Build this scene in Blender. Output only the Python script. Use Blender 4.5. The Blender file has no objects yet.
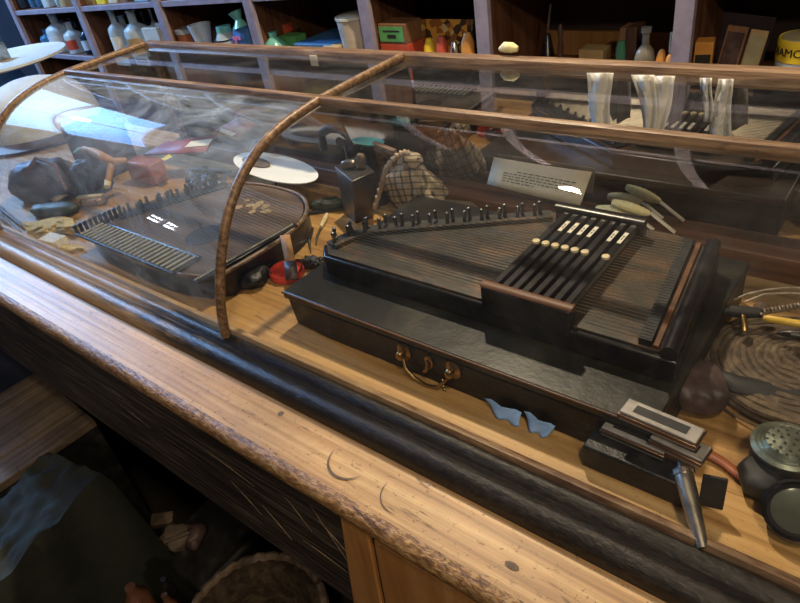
import bpy, bmesh, math, random
from mathutils import Vector, Matrix, noise
random.seed(7)
PI = math.pi
SC = bpy.context.scene
COL = SC.collection
# ------------------------------------------------------------------ camera
F = 634.8
M = Matrix(((0.7791881, -0.25822263, 0.57112781),
            (0.60938018, 0.52535931, -0.59384627),
            (-0.14670277, 0.81075191, 0.56670948)))
CAM = Vector((0, 0, 1.44))
cd = bpy.data.cameras.new('camera'); cam = bpy.data.objects.new('camera', cd); COL.objects.link(cam)
cd.sensor_width = 36; cd.lens = F/800*36; cd.clip_start = 0.02
cam.matrix_world = Matrix.Translation(CAM) @ M.to_4x4()
SC.camera = cam

def ray(px, py): return M @ Vector(((px-400)/F, -(py-301.5)/F, -1))
def P(px, py, z):                       # where the sight line meets the level z
    d = ray(px, py); return CAM + d*((z-CAM.z)/d.z)
def PY(px, py, y):                      # where it meets the upright plane y
    d = ray(px, py); return CAM + d*((y-CAM.y)/d.y)

# ------------------------------------------------------------------ materials
def nodes(name):
    m = bpy.data.materials.new(name); m.use_nodes = True
    nt = m.node_tree; return m, nt, nt.nodes['Principled BSDF']
def N(nt, t, **kw):
    n = nt.nodes.new(t)
    for k, v in kw.items():
        if isinstance(k, str) and k in n.inputs: n.inputs[k].default_value = v
        else: setattr(n, k, v)
    return n
def ramp(nt, stops):
    r = nt.nodes.new('ShaderNodeValToRGB'); e = r.color_ramp.elements
    while len(e) < len(stops): e.new(0.5)
    for el, (p, c) in zip(e, stops):
        el.position = p; el.color = (*c, 1)
    return r
def coords(nt, scale, obj=True):
    tc = nt.nodes.new('ShaderNodeTexCoord'); mp = nt.nodes.new('ShaderNodeMapping')
    mp.inputs['Scale'].default_value = scale
    nt.links.new(tc.outputs['Object'], mp.inputs['Vector']); return mp.outputs[0]
def mat(name, c, rough=0.6, metal=0.0, var=0.35, sc=30, bump=0.15, c2=None, spec=0.5, coat=0.0):
    m, nt, b = nodes(name)
    v = coords(nt, (sc,)*3)
    n = N(nt, 'ShaderNodeTexNoise', Scale=1.0, Detail=6.0, Roughness=0.65); nt.links.new(v, n.inputs['Vector'])
    lo = tuple(x*(1-var) for x in c); hi = c2 if c2 else tuple(min(1, x*(1+var)) for x in c)
    r = ramp(nt, [(0.3, lo), (0.5, c), (0.72, hi)]); nt.links.new(n.outputs['Fac'], r.inputs[0])
    nt.links.new(r.outputs[0], b.inputs['Base Color'])
    b.inputs['Roughness'].default_value = rough; b.inputs['Metallic'].default_value = metal
    b.inputs['Specular IOR Level'].default_value = spec
    b.inputs['Coat Weight'].default_value = coat
    if bump:
        bp = N(nt, 'ShaderNodeBump', Strength=bump, Distance=0.003)
        nt.links.new(n.outputs['Fac'], bp.inputs['Height']); nt.links.new(bp.outputs[0], b.inputs['Normal'])
    return m
def wood(name, dark, mid, light, grain=(2, 60, 60), rough=0.5, scratch=0.0, bump=0.2, spec=0.5, dirt=0.4, plank=None, worn=None):
    m, nt, b = nodes(name); L = nt.links.new
    v = coords(nt, grain)
    n = N(nt, 'ShaderNodeTexNoise', Scale=1.0, Detail=8.0, Roughness=0.6, Distortion=0.6); L(v, n.inputs['Vector'])
    r = ramp(nt, [(0.28, dark), (0.47, mid), (0.7, light)]); L(n.outputs['Fac'], r.inputs[0])
    col = r.outputs[0]
    v2 = coords(nt, (3, 7, 7)); n2 = N(nt, 'ShaderNodeTexNoise', Scale=1.3, Detail=7.0, Roughness=0.7); L(v2, n2.inputs['Vector'])
    r2 = ramp(nt, [(0.3, (1-dirt,)*3), (0.6, (1, 1, 1))]); L(n2.outputs['Fac'], r2.inputs[0])
    mx = N(nt, 'ShaderNodeMix', data_type='RGBA', blend_type='MULTIPLY'); mx.inputs[0].default_value = 1
    L(col, mx.inputs[6]); L(r2.outputs[0], mx.inputs[7]); col = mx.outputs[2]
    if scratch:
        v3 = coords(nt, (1, 1, 1)); vo = N(nt, 'ShaderNodeTexNoise', Scale=170.0, Detail=3.0, Roughness=0.8); L(v3, vo.inputs['Vector'])
        r3 = ramp(nt, [(0.31, (0.25, 0.2, 0.15)), (0.39, (1, 1, 1))]); L(vo.outputs['Fac'], r3.inputs[0])
        v4 = coords(nt, (14, 90, 60)); n4 = N(nt, 'ShaderNodeTexNoise', Scale=1.0, Detail=2.0, Distortion=1.5); L(v4, n4.inputs['Vector'])
        r4 = ramp(nt, [(0.27, (0.3, 0.24, 0.2)), (0.33, (1, 1, 1))]); L(n4.outputs['Fac'], r4.inputs[0])
        for rr in (r3, r4):
            m2 = N(nt, 'ShaderNodeMix', data_type='RGBA', blend_type='MULTIPLY'); m2.inputs[0].default_value = scratch
            L(col, m2.inputs[6]); L(rr.outputs[0], m2.inputs[7]); col = m2.outputs[2]
    if worn:                                            # bare worn timber showing through, more towards -X
        (wc, x0, x1) = worn
        tc = nt.nodes.new('ShaderNodeTexCoord'); sx = nt.nodes.new('ShaderNodeSeparateXYZ'); L(tc.outputs['Object'], sx.inputs[0])
        mr = N(nt, 'ShaderNodeMapRange'); mr.inputs[1].default_value = x0; mr.inputs[2].default_value = x1
        mr.inputs[3].default_value = 0.95; mr.inputs[4].default_value = -0.1; L(sx.outputs[0], mr.inputs[0])
        n5 = N(nt, 'ShaderNodeTexNoise', Scale=1.0, Detail=8.0, Roughness=0.75); L(coords(nt, (5, 40, 40)), n5.inputs['Vector'])
        ad = N(nt, 'ShaderNodeMath', operation='ADD'); L(mr.outputs[0], ad.inputs[0]); L(n5.outputs['Fac'], ad.inputs[1])
        r5 = ramp(nt, [(0.72, (0, 0, 0)), (0.95, (1, 1, 1))]); L(ad.outputs[0], r5.inputs[0])
        m3 = N(nt, 'ShaderNodeMix', data_type='RGBA'); L(r5.outputs[0], m3.inputs[0]); L(col, m3.inputs[6]); m3.inputs[7].default_value = (*wc, 1)
        m4 = N(nt, 'ShaderNodeMix', data_type='RGBA', blend_type='MULTIPLY'); m4.inputs[0].default_value = 1
        L(m3.outputs[2], m4.inputs[6]); L(r2.outputs[0], m4.inputs[7]); col = m4.outputs[2]
    L(col, b.inputs['Base Color'])
    b.inputs['Roughness'].default_value = rough; b.inputs['Specular IOR Level'].default_value = spec
    bp = N(nt, 'ShaderNodeBump', Strength=bump, Distance=0.002)
    L(n.outputs['Fac'], bp.inputs['Height']); L(bp.outputs[0], b.inputs['Normal'])
    return m
def emis(name, c, s):
    m, nt, b = nodes(name); b.inputs['Base Color'].default_value = (*c, 1)
    b.inputs['Emission Color'].default_value = (*c, 1); b.inputs['Emission Strength'].default_value = s
    return m
def pane_mat(name, dust_haze=0.05, tint=(0.93, 0.96, 0.97), boost=1.6, dcol=(0.75, 0.8, 0.85)):
    m = bpy.data.materials.new(name); m.use_nodes = True; nt = m.node_tree; nt.nodes.clear(); L = nt.links.new
    out = nt.nodes.new('ShaderNodeOutputMaterial')
    tr = N(nt, 'ShaderNodeBsdfTransparent', Color=(*tint, 1)); gl = N(nt, 'ShaderNodeBsdfGlossy', Roughness=0.012)
    geo = nt.nodes.new('ShaderNodeNewGeometry')
    io = N(nt, 'ShaderNodeMix', data_type='FLOAT'); io.inputs[2].default_value = 1.5; io.inputs[3].default_value = 1/1.5
    L(geo.outputs['Backfacing'], io.inputs[0])
    fr = nt.nodes.new('ShaderNodeFresnel'); L(io.outputs[0], fr.inputs['IOR'])
    mu = N(nt, 'ShaderNodeMath', operation='MULTIPLY', use_clamp=True); mu.inputs[1].default_value = boost; L(fr.outputs[0], mu.inputs[0])
    mx = nt.nodes.new('ShaderNodeMixShader'); L(mu.outputs[0], mx.inputs[0]); L(tr.outputs[0], mx.inputs[1]); L(gl.outputs[0], mx.inputs[2])
    v = coords(nt, (5, 9, 9)); n = N(nt, 'ShaderNodeTexNoise', Scale=1.0, Detail=8.0, Roughness=0.75, Distortion=1.2); L(v, n.inputs['Vector'])
    mr = N(nt, 'ShaderNodeMapRange'); mr.inputs[1].default_value = 0.42; mr.inputs[2].default_value = 0.8; mr.inputs[3].default_value = dust_haze*0.25; mr.inputs[4].default_value = dust_haze*2.6
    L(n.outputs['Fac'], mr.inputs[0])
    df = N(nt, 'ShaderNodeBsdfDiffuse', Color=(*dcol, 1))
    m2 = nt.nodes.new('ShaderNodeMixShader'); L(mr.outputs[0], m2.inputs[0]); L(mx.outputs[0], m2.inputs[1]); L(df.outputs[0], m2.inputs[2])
    L(m2.outputs[0], out.inputs[0]); return m
def glassy(name, c, rough=0.08, trans=0.75):
    m, nt, b = nodes(name); b.inputs['Base Color'].default_value = (*c, 1); b.inputs['Roughness'].default_value = rough
    b.inputs['Transmission Weight'].default_value = trans; b.inputs['IOR'].default_value = 1.4
    return m
def mirror_mat(nm='old_mirror', k=1.0, ro=0.03):
    m, nt, b = nodes(nm); L = nt.links.new
    b.inputs['Metallic'].default_value = 1; b.inputs['Roughness'].default_value = ro
    n = N(nt, 'ShaderNodeTexNoise', Scale=1.0, Detail=7.0, Roughness=0.75); L(coords(nt, (9, 9, 9)), n.inputs['Vector'])
    r = ramp(nt, [(0.3, (0.33*k, 0.33*k, 0.35*k)), (0.6, (0.6*k, 0.6*k, 0.62*k))]); L(n.outputs['Fac'], r.inputs[0]); L(r.outputs[0], b.inputs['Base Color'])
    return m
def plaid_mat():
    m, nt, b = nodes('plaid_cloth'); L = nt.links.new
    uv = nt.nodes.new('ShaderNodeTexCoord'); mp = nt.nodes.new('ShaderNodeMapping'); L(uv.outputs['Object'], mp.inputs[0])
    mp.inputs['Rotation'].default_value = (0.5, 0.2, 0.6); mp.inputs['Scale'].default_value = (1, 1, 1)
    base = ramp(nt, [(0.3, (0.26, 0.2, 0.13)), (0.6, (0.44, 0.36, 0.25))])
    n = N(nt, 'ShaderNodeTexNoise', Scale=80.0, Detail=5.0); L(uv.outputs['Object'], n.inputs['Vector']); L(n.outputs['Fac'], base.inputs[0])
    col = base.outputs[0]
    for ax, sc, c, lo in (('X', 24, (0.03, 0.035, 0.04), 0.84), ('Z', 30, (0.05, 0.05, 0.05), 0.84), ('X', 11, (0.35, 0.12, 0.08), 0.93)):
        w = N(nt, 'ShaderNodeTexWave', Scale=float(sc), Distortion=0.6, Detail=1.0); w.bands_direction = ax; L(mp.outputs[0], w.inputs['Vector'])
        r = ramp(nt, [(lo, (1, 1, 1)), (lo+0.06, c)]); L(w.outputs['Fac'], r.inputs[0])
        mx = N(nt, 'ShaderNodeMix', data_type='RGBA', blend_type='MULTIPLY'); mx.inputs[0].default_value = 0.68
        L(col, mx.inputs[6]); L(r.outputs[0], mx.inputs[7]); col = mx.outputs[2]
    L(col, b.inputs['Base Color']); b.inputs['Roughness'].default_value = 0.95
    return m

MT = {}
def reg(k, m): MT[k] = m; return m
reg('counter', wood('counter_pine', (0.22, 0.12, 0.05), (0.42, 0.25, 0.105), (0.60, 0.41, 0.20), (2.2, 120, 120), 0.45, 0.85, 0.35, 0.45, 0.4))
reg('nose', wood('worn_counter_nose', (0.05, 0.025, 0.01), (0.24, 0.125, 0.045), (0.55, 0.36, 0.16), (110, 260, 260), 0.4, 0.9, 0.9, 0.5, 0.6))
reg('case_floor', wood('case_floor_pine', (0.25, 0.125, 0.04), (0.43, 0.235, 0.075), (0.58, 0.36, 0.14), (2.5, 60, 60), 0.5, 0.5, 0.15, 0.4, 0.5))
reg('front', wood('dark_scratched_panel', (0.008, 0.006, 0.006), (0.028, 0.021, 0.018), (0.16, 0.12, 0.09), (7, 150, 150), 0.55, 0.3, 0.6, 0.4, 0.5))
reg('rail', wood('dark_case_moulding', (0.006, 0.005, 0.005), (0.013, 0.0105, 0.009), (0.035, 0.027, 0.021), (120, 260, 260), 0.38, 0.2, 0.5, 0.4, 0.3, worn=((0.42, 0.28, 0.15), -1.6, -0.35)))
reg('strip', wood('worn_glazing_strip', (0.06, 0.025, 0.014), (0.17, 0.085, 0.045), (0.4, 0.26, 0.15), (20, 120, 120), 0.45, 0.4, 0.4, 0.4, 0.4, worn=((0.5, 0.33, 0.16), -1.5, 0.2)))
reg('frame', wood('brown_case_frame', (0.05, 0.027, 0.014), (0.17, 0.10, 0.055), (0.36, 0.24, 0.135), (12, 160, 160), 0.4, 0.5, 0.5, 0.5, 0.3))
reg('sill', wood('red_brown_sill', (0.05, 0.02, 0.01), (0.13, 0.055, 0.025), (0.22, 0.1, 0.05), (2, 50, 50), 0.5, 0.2, 0.3, 0.4, 0.4))
reg('orange_wood', wood('orange_post_wood', (0.3, 0.13, 0.035), (0.42, 0.2, 0.06), (0.5, 0.27, 0.1), (60, 60, 2), 0.5, 0.2, 0.2, 0.4, 0.2))
reg('crate', wood('grey_crate_boards', (0.07, 0.05, 0.035), (0.17, 0.125, 0.085), (0.28, 0.21, 0.14), (50, 2, 50), 0.75, 0.5, 0.4, 0.3, 0.5))
reg('shelf_face', mat('lavender_shelf_paint', (0.27, 0.24, 0.31), 0.6, 0, 0.25, 25, 0.2))
reg('shelf_side', wood('brown_shelf_board', (0.05, 0.022, 0.012), (0.13, 0.055, 0.028), (0.2, 0.09, 0.045), (40, 40, 2), 0.6, 0.2, 0.2, 0.3, 0.4))
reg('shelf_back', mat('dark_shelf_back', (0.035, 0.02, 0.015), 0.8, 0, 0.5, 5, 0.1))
reg('wall', mat('dark_room_wall', (0.09, 0.065, 0.05), 0.9, 0, 0.3, 3, 0.05))
reg('bluewall', mat('blue_grey_wall', (0.07, 0.13, 0.27), 0.85, 0, 0.3, 3, 0.05))
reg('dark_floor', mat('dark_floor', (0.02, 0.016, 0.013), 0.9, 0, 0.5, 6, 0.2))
reg('black', mat('black_lacquer', (0.006, 0.006, 0.008), 0.28, 0, 0.5, 20, 0.12, (0.03, 0.028, 0.028), 0.5))
reg('leatherette', mat('black_leatherette', (0.006, 0.006, 0.0075), 0.4, 0, 0.5, 50, 0.7, (0.022, 0.021, 0.02), 0.4))
reg('lid', mat('dusty_black_lid', (0.011, 0.011, 0.0095), 0.33, 0, 0.6, 9, 0.5, (0.05, 0.048, 0.034), 0.5))
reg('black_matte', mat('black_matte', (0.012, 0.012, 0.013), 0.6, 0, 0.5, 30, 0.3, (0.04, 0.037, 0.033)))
reg('soundboard', wood('old_soundboard', (0.022, 0.02, 0.016), (0.052, 0.044, 0.034), (0.20, 0.105, 0.05), (14, 26, 26), 0.4, 0.5, 0.2, 0.5, 0.6))
reg('zither_top', wood('zither_top_wood', (0.06, 0.04, 0.03), (0.13, 0.088, 0.062), (0.24, 0.17, 0.12), (3, 30, 30), 0.3, 0.2, 0.1, 0.6, 0.5))
reg('steel', mat('dull_steel', (0.42, 0.39, 0.34), 0.35, 1, 0.4, 40, 0.2))
reg('string', mat('string_wire', (0.42, 0.37, 0.28), 0.35, 1, 0.3, 90, 0))
reg('brass', mat('tarnished_brass', (0.36, 0.24, 0.1), 0.32, 1, 0.5, 60, 0.3))
reg('dark_iron', mat('dark_iron', (0.06, 0.058, 0.055), 0.4, 0.8, 0.5, 50, 0.4))
reg('pale_wire', mat('pale_wire', (0.42, 0.41, 0.34), 0.35, 0.2, 0.3, 90, 0))
reg('navy', mat('navy_cloth', (0.008, 0.015, 0.04), 0.8, 0, 0.3, 10, 0.2))
reg('dirty_white', mat('tarnished_plate', (0.4, 0.37, 0.33), 0.3, 0.3, 0.3, 60, 0.1))
reg('pin_iron', mat('pin_iron', (0.16, 0.155, 0.15), 0.3, 0.85, 0.5, 90, 0.2))
reg('cream', mat('aged_ivory', (0.62, 0.52, 0.3), 0.45, 0, 0.2, 60, 0.1))
reg('white', mat('off_white_card', (0.72, 0.7, 0.63), 0.7, 0, 0.12, 15, 0.05))
reg('paper', mat('yellowed_paper', (0.74, 0.69, 0.54), 0.8, 0, 0.12, 15, 0.1))
reg('ink', mat('faded_ink', (0.12, 0.11, 0.1), 0.8, 0, 0.2, 15, 0))
reg('yellow_cloth', mat('yellow_cloth', (0.55, 0.42, 0.17), 0.9, 0, 0.3, 50, 0.6))
reg('green_leather', mat('dark_green_leather', (0.03, 0.045, 0.035), 0.5, 0, 0.4, 40, 0.4))
reg('brown_leather', mat('brown_leather', (0.13, 0.055, 0.03), 0.5, 0, 0.5, 25, 0.5))
reg('tan_leather', mat('tan_leather', (0.4, 0.21, 0.08), 0.55, 0, 0.35, 40, 0.4))
reg('rust_leather', mat('red_brown_leather', (0.3, 0.09, 0.04), 0.5, 0, 0.35, 20, 0.3))
reg('dk_leather', mat('dark_plum_leather', (0.06, 0.035, 0.032), 0.5, 0, 0.5, 25, 0.5, (0.13, 0.09, 0.08)))
reg('grey_cloth', mat('grey_brown_cloth', (0.15, 0.115, 0.08), 0.9, 0, 0.3, 60, 0.5))
reg('plaid', plaid_mat())
reg('red', mat('red_enamel', (0.55, 0.05, 0.03), 0.4, 0, 0.3, 30, 0.2))
reg('maroon', mat('maroon_cover', (0.3, 0.045, 0.06), 0.5, 0, 0.3, 25, 0.2))
reg('enamel', mat('white_enamel', (0.8, 0.8, 0.72), 0.25, 0, 0.08, 10, 0.03))
reg('felt', mat('cream_felt', (0.6, 0.6, 0.54), 0.7, 0, 0.15, 20, 0.2))
reg('turq', mat('turquoise_glaze', (0.18, 0.55, 0.5), 0.25, 0, 0.2, 20, 0.1))
reg('straw', mat('old_straw_rope', (0.085, 0.058, 0.036), 0.75, 0, 0.5, 60, 0.8, (0.19, 0.135, 0.08)))
reg('wire', mat('grey_twisted_wire', (0.3, 0.25, 0.2), 0.5, 0.6, 0.4, 90, 0.4))
reg('yellow', mat('yellow_handle', (0.65, 0.43, 0.06), 0.35, 0, 0.2, 50, 0.1))
reg('corn', mat('pale_yellow_corn', (0.85, 0.76, 0.4), 0.6, 0, 0.2, 120, 0.6))
reg('silver', mat('silver_plate', (0.78, 0.77, 0.74), 0.22, 1, 0.15, 40, 0.1))
reg('copper', mat('copper_reed', (0.3, 0.19, 0.13), 0.35, 1, 0.3, 40, 0.1))
reg('olive_metal', mat('green_grey_metal', (0.17, 0.19, 0.15), 0.4, 0.7, 0.4, 50, 0.4))
reg('tin_dark', mat('scratched_dark_tin', (0.11, 0.1, 0.095), 0.38, 0.85, 0.5, 30, 0.5))
reg('tarp', mat('dark_green_tarp', (0.018, 0.021, 0.014), 0.85, 0, 0.5, 9, 0.9))
reg('wicker', wood('wicker', (0.015, 0.01, 0.006), (0.05, 0.034, 0.022), (0.11, 0.077, 0.045), (60, 60, 60), 0.7, 0.2, 0.6, 0.3, 0.4))
reg('lace', mat('white_lace', (0.75, 0.73, 0.68), 0.9, 0, 0.3, 150, 0.8))
reg('linen', mat('white_linen', (0.8, 0.77, 0.7), 0.9, 0, 0.15, 25, 0.3))
reg('clear', glassy('clear_bottle_glass', (0.7, 0.85, 0.95), 0.06, 0.45))
reg('bluegl', glassy('blue_bottle_glass', (0.12, 0.35, 0.65), 0.08, 0.6))
reg('greengl', glassy('green_bottle_glass', (0.12, 0.4, 0.25), 0.08, 0.5))
reg('darkgl', glassy('dark_bottle_glass', (0.02, 0.035, 0.06), 0.08, 0.1))
reg('blue_reflection', mat('pale_blue_reflection', (0.25, 0.42, 0.75), 0.8, 0, 0.3, 30, 0.3))  # colour of the viewer's reflection, painted onto thin sheets
for k, c in dict(blue=(0.05, 0.17, 0.42), skyblue=(0.3, 0.55, 0.8), green=(0.1, 0.35, 0.12), orange=(0.55, 0.25, 0.05), dkbrown=(0.06, 0.03, 0.02), brown=(0.2, 0.1, 0.05), tan=(0.42, 0.3, 0.15), yel=(0.75, 0.55, 0.03), pink=(0.7, 0.2, 0.4), redp=(0.5, 0.08, 0.04), greyb=(0.3, 0.35, 0.42), khaki=(0.35, 0.33, 0.2), bluewhite=(0.6, 0.7, 0.8), crock=(0.6, 0.52, 0.42), plumdk=(0.05, 0.035, 0.04)).items():
    reg(k, mat(k+'_paint', c, 0.5, 0, 0.2, 25, 0.08))
reg('mirror', mirror_mat())
reg('mirror_dark', mirror_mat('clouded_mirror', 0.5, 0.1))
reg('cord', mat('rag_cord', (0.42, 0.32, 0.22), 0.9, 0, 0.4, 150, 0.9))
reg('pane_curved', pane_mat('curved_glass_pane', 0.012, boost=1.2))
reg('pane_left', pane_mat('blue_hazed_left_glass_pane', 0.2, boost=1.2, dcol=(0.62, 0.78, 1.0)))  # left-bay daylight haze painted in as thicker, blue-tinted dust
reg('pane_top', pane_mat('flat_glass_pane', 0.02, boost=1.2))
reg('label_dark', mat('near_black_label', (0.02, 0.018, 0.016), 0.6, 0, 0.2, 20, 0))

# ------------------------------------------------------------------ mesh helpers
def new(): return bmesh.new()
def box(bm, x0, x1, y0, y1, z0, z1):
    v = [bm.verts.new((x, y, z)) for x in (x0, x1) for y in (y0, y1) for z in (z0, z1)]
    for f in ((0, 1, 3, 2), (4, 6, 7, 5), (0, 4, 5, 1), (2, 3, 7, 6), (0, 2, 6, 4), (1, 5, 7, 3)):
        bm.faces.new([v[i] for i in f])
    return v
def obox(bm, c, d, rz=0, rx=0, ry=0):
    mt = Matrix.Translation(c) @ Matrix.Rotation(rz, 4, 'Z') @ Matrix.Rotation(rx, 4, 'X') @ Matrix.Rotation(ry, 4, 'Y')
    vs = box(bm, -d[0]/2, d[0]/2, -d[1]/2, d[1]/2, -d[2]/2, d[2]/2)
    for v in vs: v.co = mt @ v.co
    return vs
def prism(bm, pts, z0, z1, top=None):
    a = [bm.verts.new((p[0], p[1], z0)) for p in pts]; b = [bm.verts.new((p[0], p[1], z1)) for p in (top or pts)]
    n = len(pts)
    bm.faces.new(list(reversed(a))); bm.faces.new(b)
    for i in range(n): bm.faces.new((a[i], a[(i+1) % n], b[(i+1) % n], b[i]))
def tube(bm, pts, r, seg=8, cap=True, rz=1.0):
    pts = [Vector(p) for p in pts]; n = len(pts); rings = []
    rr = r if isinstance(r, (list, tuple)) else [r]*n
    t0 = (pts[1]-pts[0]).normalized(); up = Vector((0, 0, 1)) if abs(t0.z) < 0.9 else Vector((1, 0, 0))
    for i in range(n):
        t = (pts[min(i+1, n-1)]-pts[max(i-1, 0)]).normalized()
        s = t.cross(up)
        if s.length < 1e-4: s = t.cross(Vector((1, 0, 0)))
        s.normalize(); u = s.cross(t).normalized(); up = u
        rings.append([bm.verts.new(pts[i]+s*(math.cos(2*PI*k/seg)*rr[i])+u*(math.sin(2*PI*k/seg)*rr[i]*rz)) for k in range(seg)])
    for a, b in zip(rings, rings[1:]):
        for k in range(seg): bm.faces.new((a[k], a[(k+1) % seg], b[(k+1) % seg], b[k]))
    if cap:
        bm.faces.new(list(reversed(rings[0]))); bm.faces.new(rings[-1])
def lathe(bm, prof, c=(0, 0, 0), seg=24, sx=1, sy=1, mtx=None):
    rings = []
    for r, z in prof:
        ring = []
        for k in range(seg):
            p = Vector((r*math.cos(2*PI*k/seg)*sx, r*math.sin(2*PI*k/seg)*sy, z))
            if mtx: p = mtx @ p
            ring.append(bm.verts.new(p+Vector(c)))
        rings.append(ring)
    for a, b in zip(rings, rings[1:]):
        for k in range(seg): bm.faces.new((a[k], a[(k+1) % seg], b[(k+1) % seg], b[k]))
    bm.faces.new(list(reversed(rings[0]))); bm.faces.new(rings[-1])
def sweepx(bm, prof, x0, x1, n=1):                    # closed (y,z) profile pulled along X
    rows = [[bm.verts.new((x0+(x1-x0)*i/n, y, z)) for y, z in prof] for i in range(n+1)]
    m = len(prof)
    for a, b in zip(rows, rows[1:]):
        for k in range(m): bm.faces.new((a[k], a[(k+1) % m], b[(k+1) % m], b[k]))
    bm.faces.new(list(reversed(rows[0]))); bm.faces.new(rows[-1])
def blob(bm, c, d, rz=0, amp=0.12, fr=14, seed=0, sub=4, flat=None, rx=0, ry=0):
    g = bmesh.ops.create_icosphere(bm, subdivisions=sub, radius=1)
    R = Matrix.Rotation(rz, 3, 'Z') @ Matrix.Rotation(rx, 3, 'X') @ Matrix.Rotation(ry, 3, 'Y')
    for v in g['verts']:
        p = v.co.copy()
        for i in range(3): p[i] = math.copysign(abs(p[i])**0.8, p[i])
        q = Vector((p.x*d[0], p.y*d[1], p.z*d[2]))
        k = 1+amp*noise.noise((q+Vector((seed*3.1, seed, 0)))*fr*2)+amp*0.5*noise.noise((q+Vector((seed, 9, 1)))*fr*5)
        q = R @ (q*k)+Vector(c)
        if flat is not None: q.z = max(q.z, flat)
        v.co = q
def sheet(bm, grid, th=0.0015):                       # grid of points -> thin solid
    a = [[bm.verts.new(p) for p in row] for row in grid]
    for i in range(len(a)-1):
        for j in range(len(a[0])-1): bm.faces.new((a[i][j], a[i+1][j], a[i+1][j+1], a[i][j+1]))
def obj(name, bm, m, parent=None, smooth=True, bevel=0, solid=0, sub=0, ang=40):
    bmesh.ops.recalc_face_normals(bm, faces=bm.faces[:])
    me = bpy.data.meshes.new(name); bm.to_mesh(me); bm.free()
    o = bpy.data.objects.new(name, me); COL.objects.link(o)
    me.materials.append(MT[m] if isinstance(m, str) else m)
    if smooth:
        for p in me.polygons: p.use_smooth = True
        try: me.set_sharp_from_angle(angle=math.radians(ang))
        except Exception: pass
    if solid:
        s = o.modifiers.new('solid', 'SOLIDIFY'); s.thickness = solid; s.offset = 0
    if bevel:
        b = o.modifiers.new('bevel', 'BEVEL'); b.width = bevel; b.segments = 2; b.limit_method = 'ANGLE'
    if sub:
        s = o.modifiers.new('sub', 'SUBSURF'); s.levels = sub; s.render_levels = sub
    if parent is not None:
        o.parent = parent; o.matrix_parent_inverse = Matrix.Translation(-Vector(parent.location))
    return o
def thing(name, label, cat, loc=(0, 0, 0), group=None):
    o = bpy.data.objects.new(name, None); COL.objects.link(o); o.location = loc; o.empty_display_size = 0.02
    return tag(o, label, cat, group)
def tag(o, label, cat, group=None):
    o['label'] = label; o['category'] = cat
    if group: o['group'] = group
    return o
def struct(name, bm, m, **kw):
    o = obj(name, bm, m, smooth=False, **kw); o['kind'] = 'structure'; return o
def one(name, bm, m, label, cat, group=None, **kw): return tag(obj(name, bm, m, **kw), label, cat, group)
def bx(name, dims, m, parent=None, bevel=0.001, **kw):
    b = new(); box(b, *dims); return obj(name, b, m, parent, bevel=bevel, **kw)

# ------------------------------------------------------------------ the room
RX0, RX1, RY0, RY1, RZ = -3.75, 2.4, -2.6, 1.72, 3.1
b = new(); box(b, RX0, RX1, RY0, RY1, -0.05, 0); struct('floor', b, 'dark_floor')
b = new(); box(b, RX0, RX1, RY0, RY1, RZ, RZ+0.05); struct('ceiling', b, 'wall')
b = new(); box(b, RX0, RX1, RY1, RY1+0.05, 0, RZ); struct('wall_back', b, 'wall')
b = new(); box(b, RX0, RX1, RY0-0.05, RY0, 0, RZ); struct('wall_front', b, 'wall')
b = new(); box(b, RX1, RX1+0.05, RY0, RY1, 0, RZ); struct('wall_right', b, 'wall')
W1 = (0.1, 1.25, 1.75, 2.85); W2 = (-1.62, -1.32, 1.56, 1.74)
b = new()
x0, x1 = RX0-0.06, RX0
ys = [RY0, W2[0], W2[1], W1[0], W1[1], RY1]
box(b, x0, x1, ys[0], ys[1], 0, RZ); box(b, x0, x1, ys[2], ys[3], 0, RZ); box(b, x0, x1, ys[4], ys[5], 0, RZ)
box(b, x0, x1, ys[1], ys[2], 0, W2[2]); box(b, x0, x1, ys[1], ys[2], W2[3], RZ)
box(b, x0, x1, ys[3], ys[4], 0, W1[2]); box(b, x0, x1, ys[3], ys[4], W1[3], RZ)
struct('wall_left', b, 'bluewall')
reg('daylight', emis('daylight_pane', (0.25, 0.52, 1.0), 4.2))
for i, (a0, a1, c0, c1) in enumerate((W1, W2)):
    b = new(); box(b, RX0-0.03, RX0-0.025, a0, a1, c0, c1); wp = struct('window_%d' % (i+1), b, 'daylight' if i == 0 else reg('glare_pane', emis('glare_streak_pane', (0.85, 0.93, 1.0), 22.0)))  # first pane is daylight; the small second is added for a glare streak
    b = new(); t = 0.03
    for q in ((a0, a0+t, c0, c1), (a1-t, a1, c0, c1), ((a0+a1)/2-t/2, (a0+a1)/2+t/2, c0, c1)): box(b, RX0-0.02, RX0+0.01, q[0], q[1], q[2], q[3])
    for zz in (c0, (c0+c1)/2-t/2, c1-t): box(b, RX0-0.02, RX0+0.01, a0, a1, zz, zz+t)
    f = obj('window_frame', b, 'shelf_face', wp, smooth=False)

# ------------------------------------------------------------------ counter
CX0, CX1 = -3.1, 0.6
ct = thing('shop_counter', 'long worn pine shop counter with scuffed rounded edge under the curved glass case', 'counter', (-1, 0.55, 0))
b = new(); sweepx(b, [(0.245, 0.885), (0.245, 0.92), (0.90, 0.92), (0.90, 0.885)], CX0, CX1); obj('counter_top', b, 'counter', ct, smooth=False)
b = new()
n = 260; prof = [(0.2452, 0.884), (0.2452, 0.9203)]
rows = []
for i in range(n+1):
    x = CX0+(CX1-CX0)*i/n; w = noise.noise(Vector((x*9, 0, 0)))*0.003+noise.noise(Vector((x*37, 2, 0)))*0.0018
    pr = [(0.246, 0.898), (0.246, 0.9205), (0.2395, 0.9198), (0.235+w*.4, 0.9175+w*.4), (0.232+w*.6, 0.913+w*.5), (0.2312+w*.6, 0.908), (0.2325+w*.4, 0.902), (0.2365, 0.8985)]
    rows.append([b.verts.new((x, y, z)) for y, z in pr])
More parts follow.
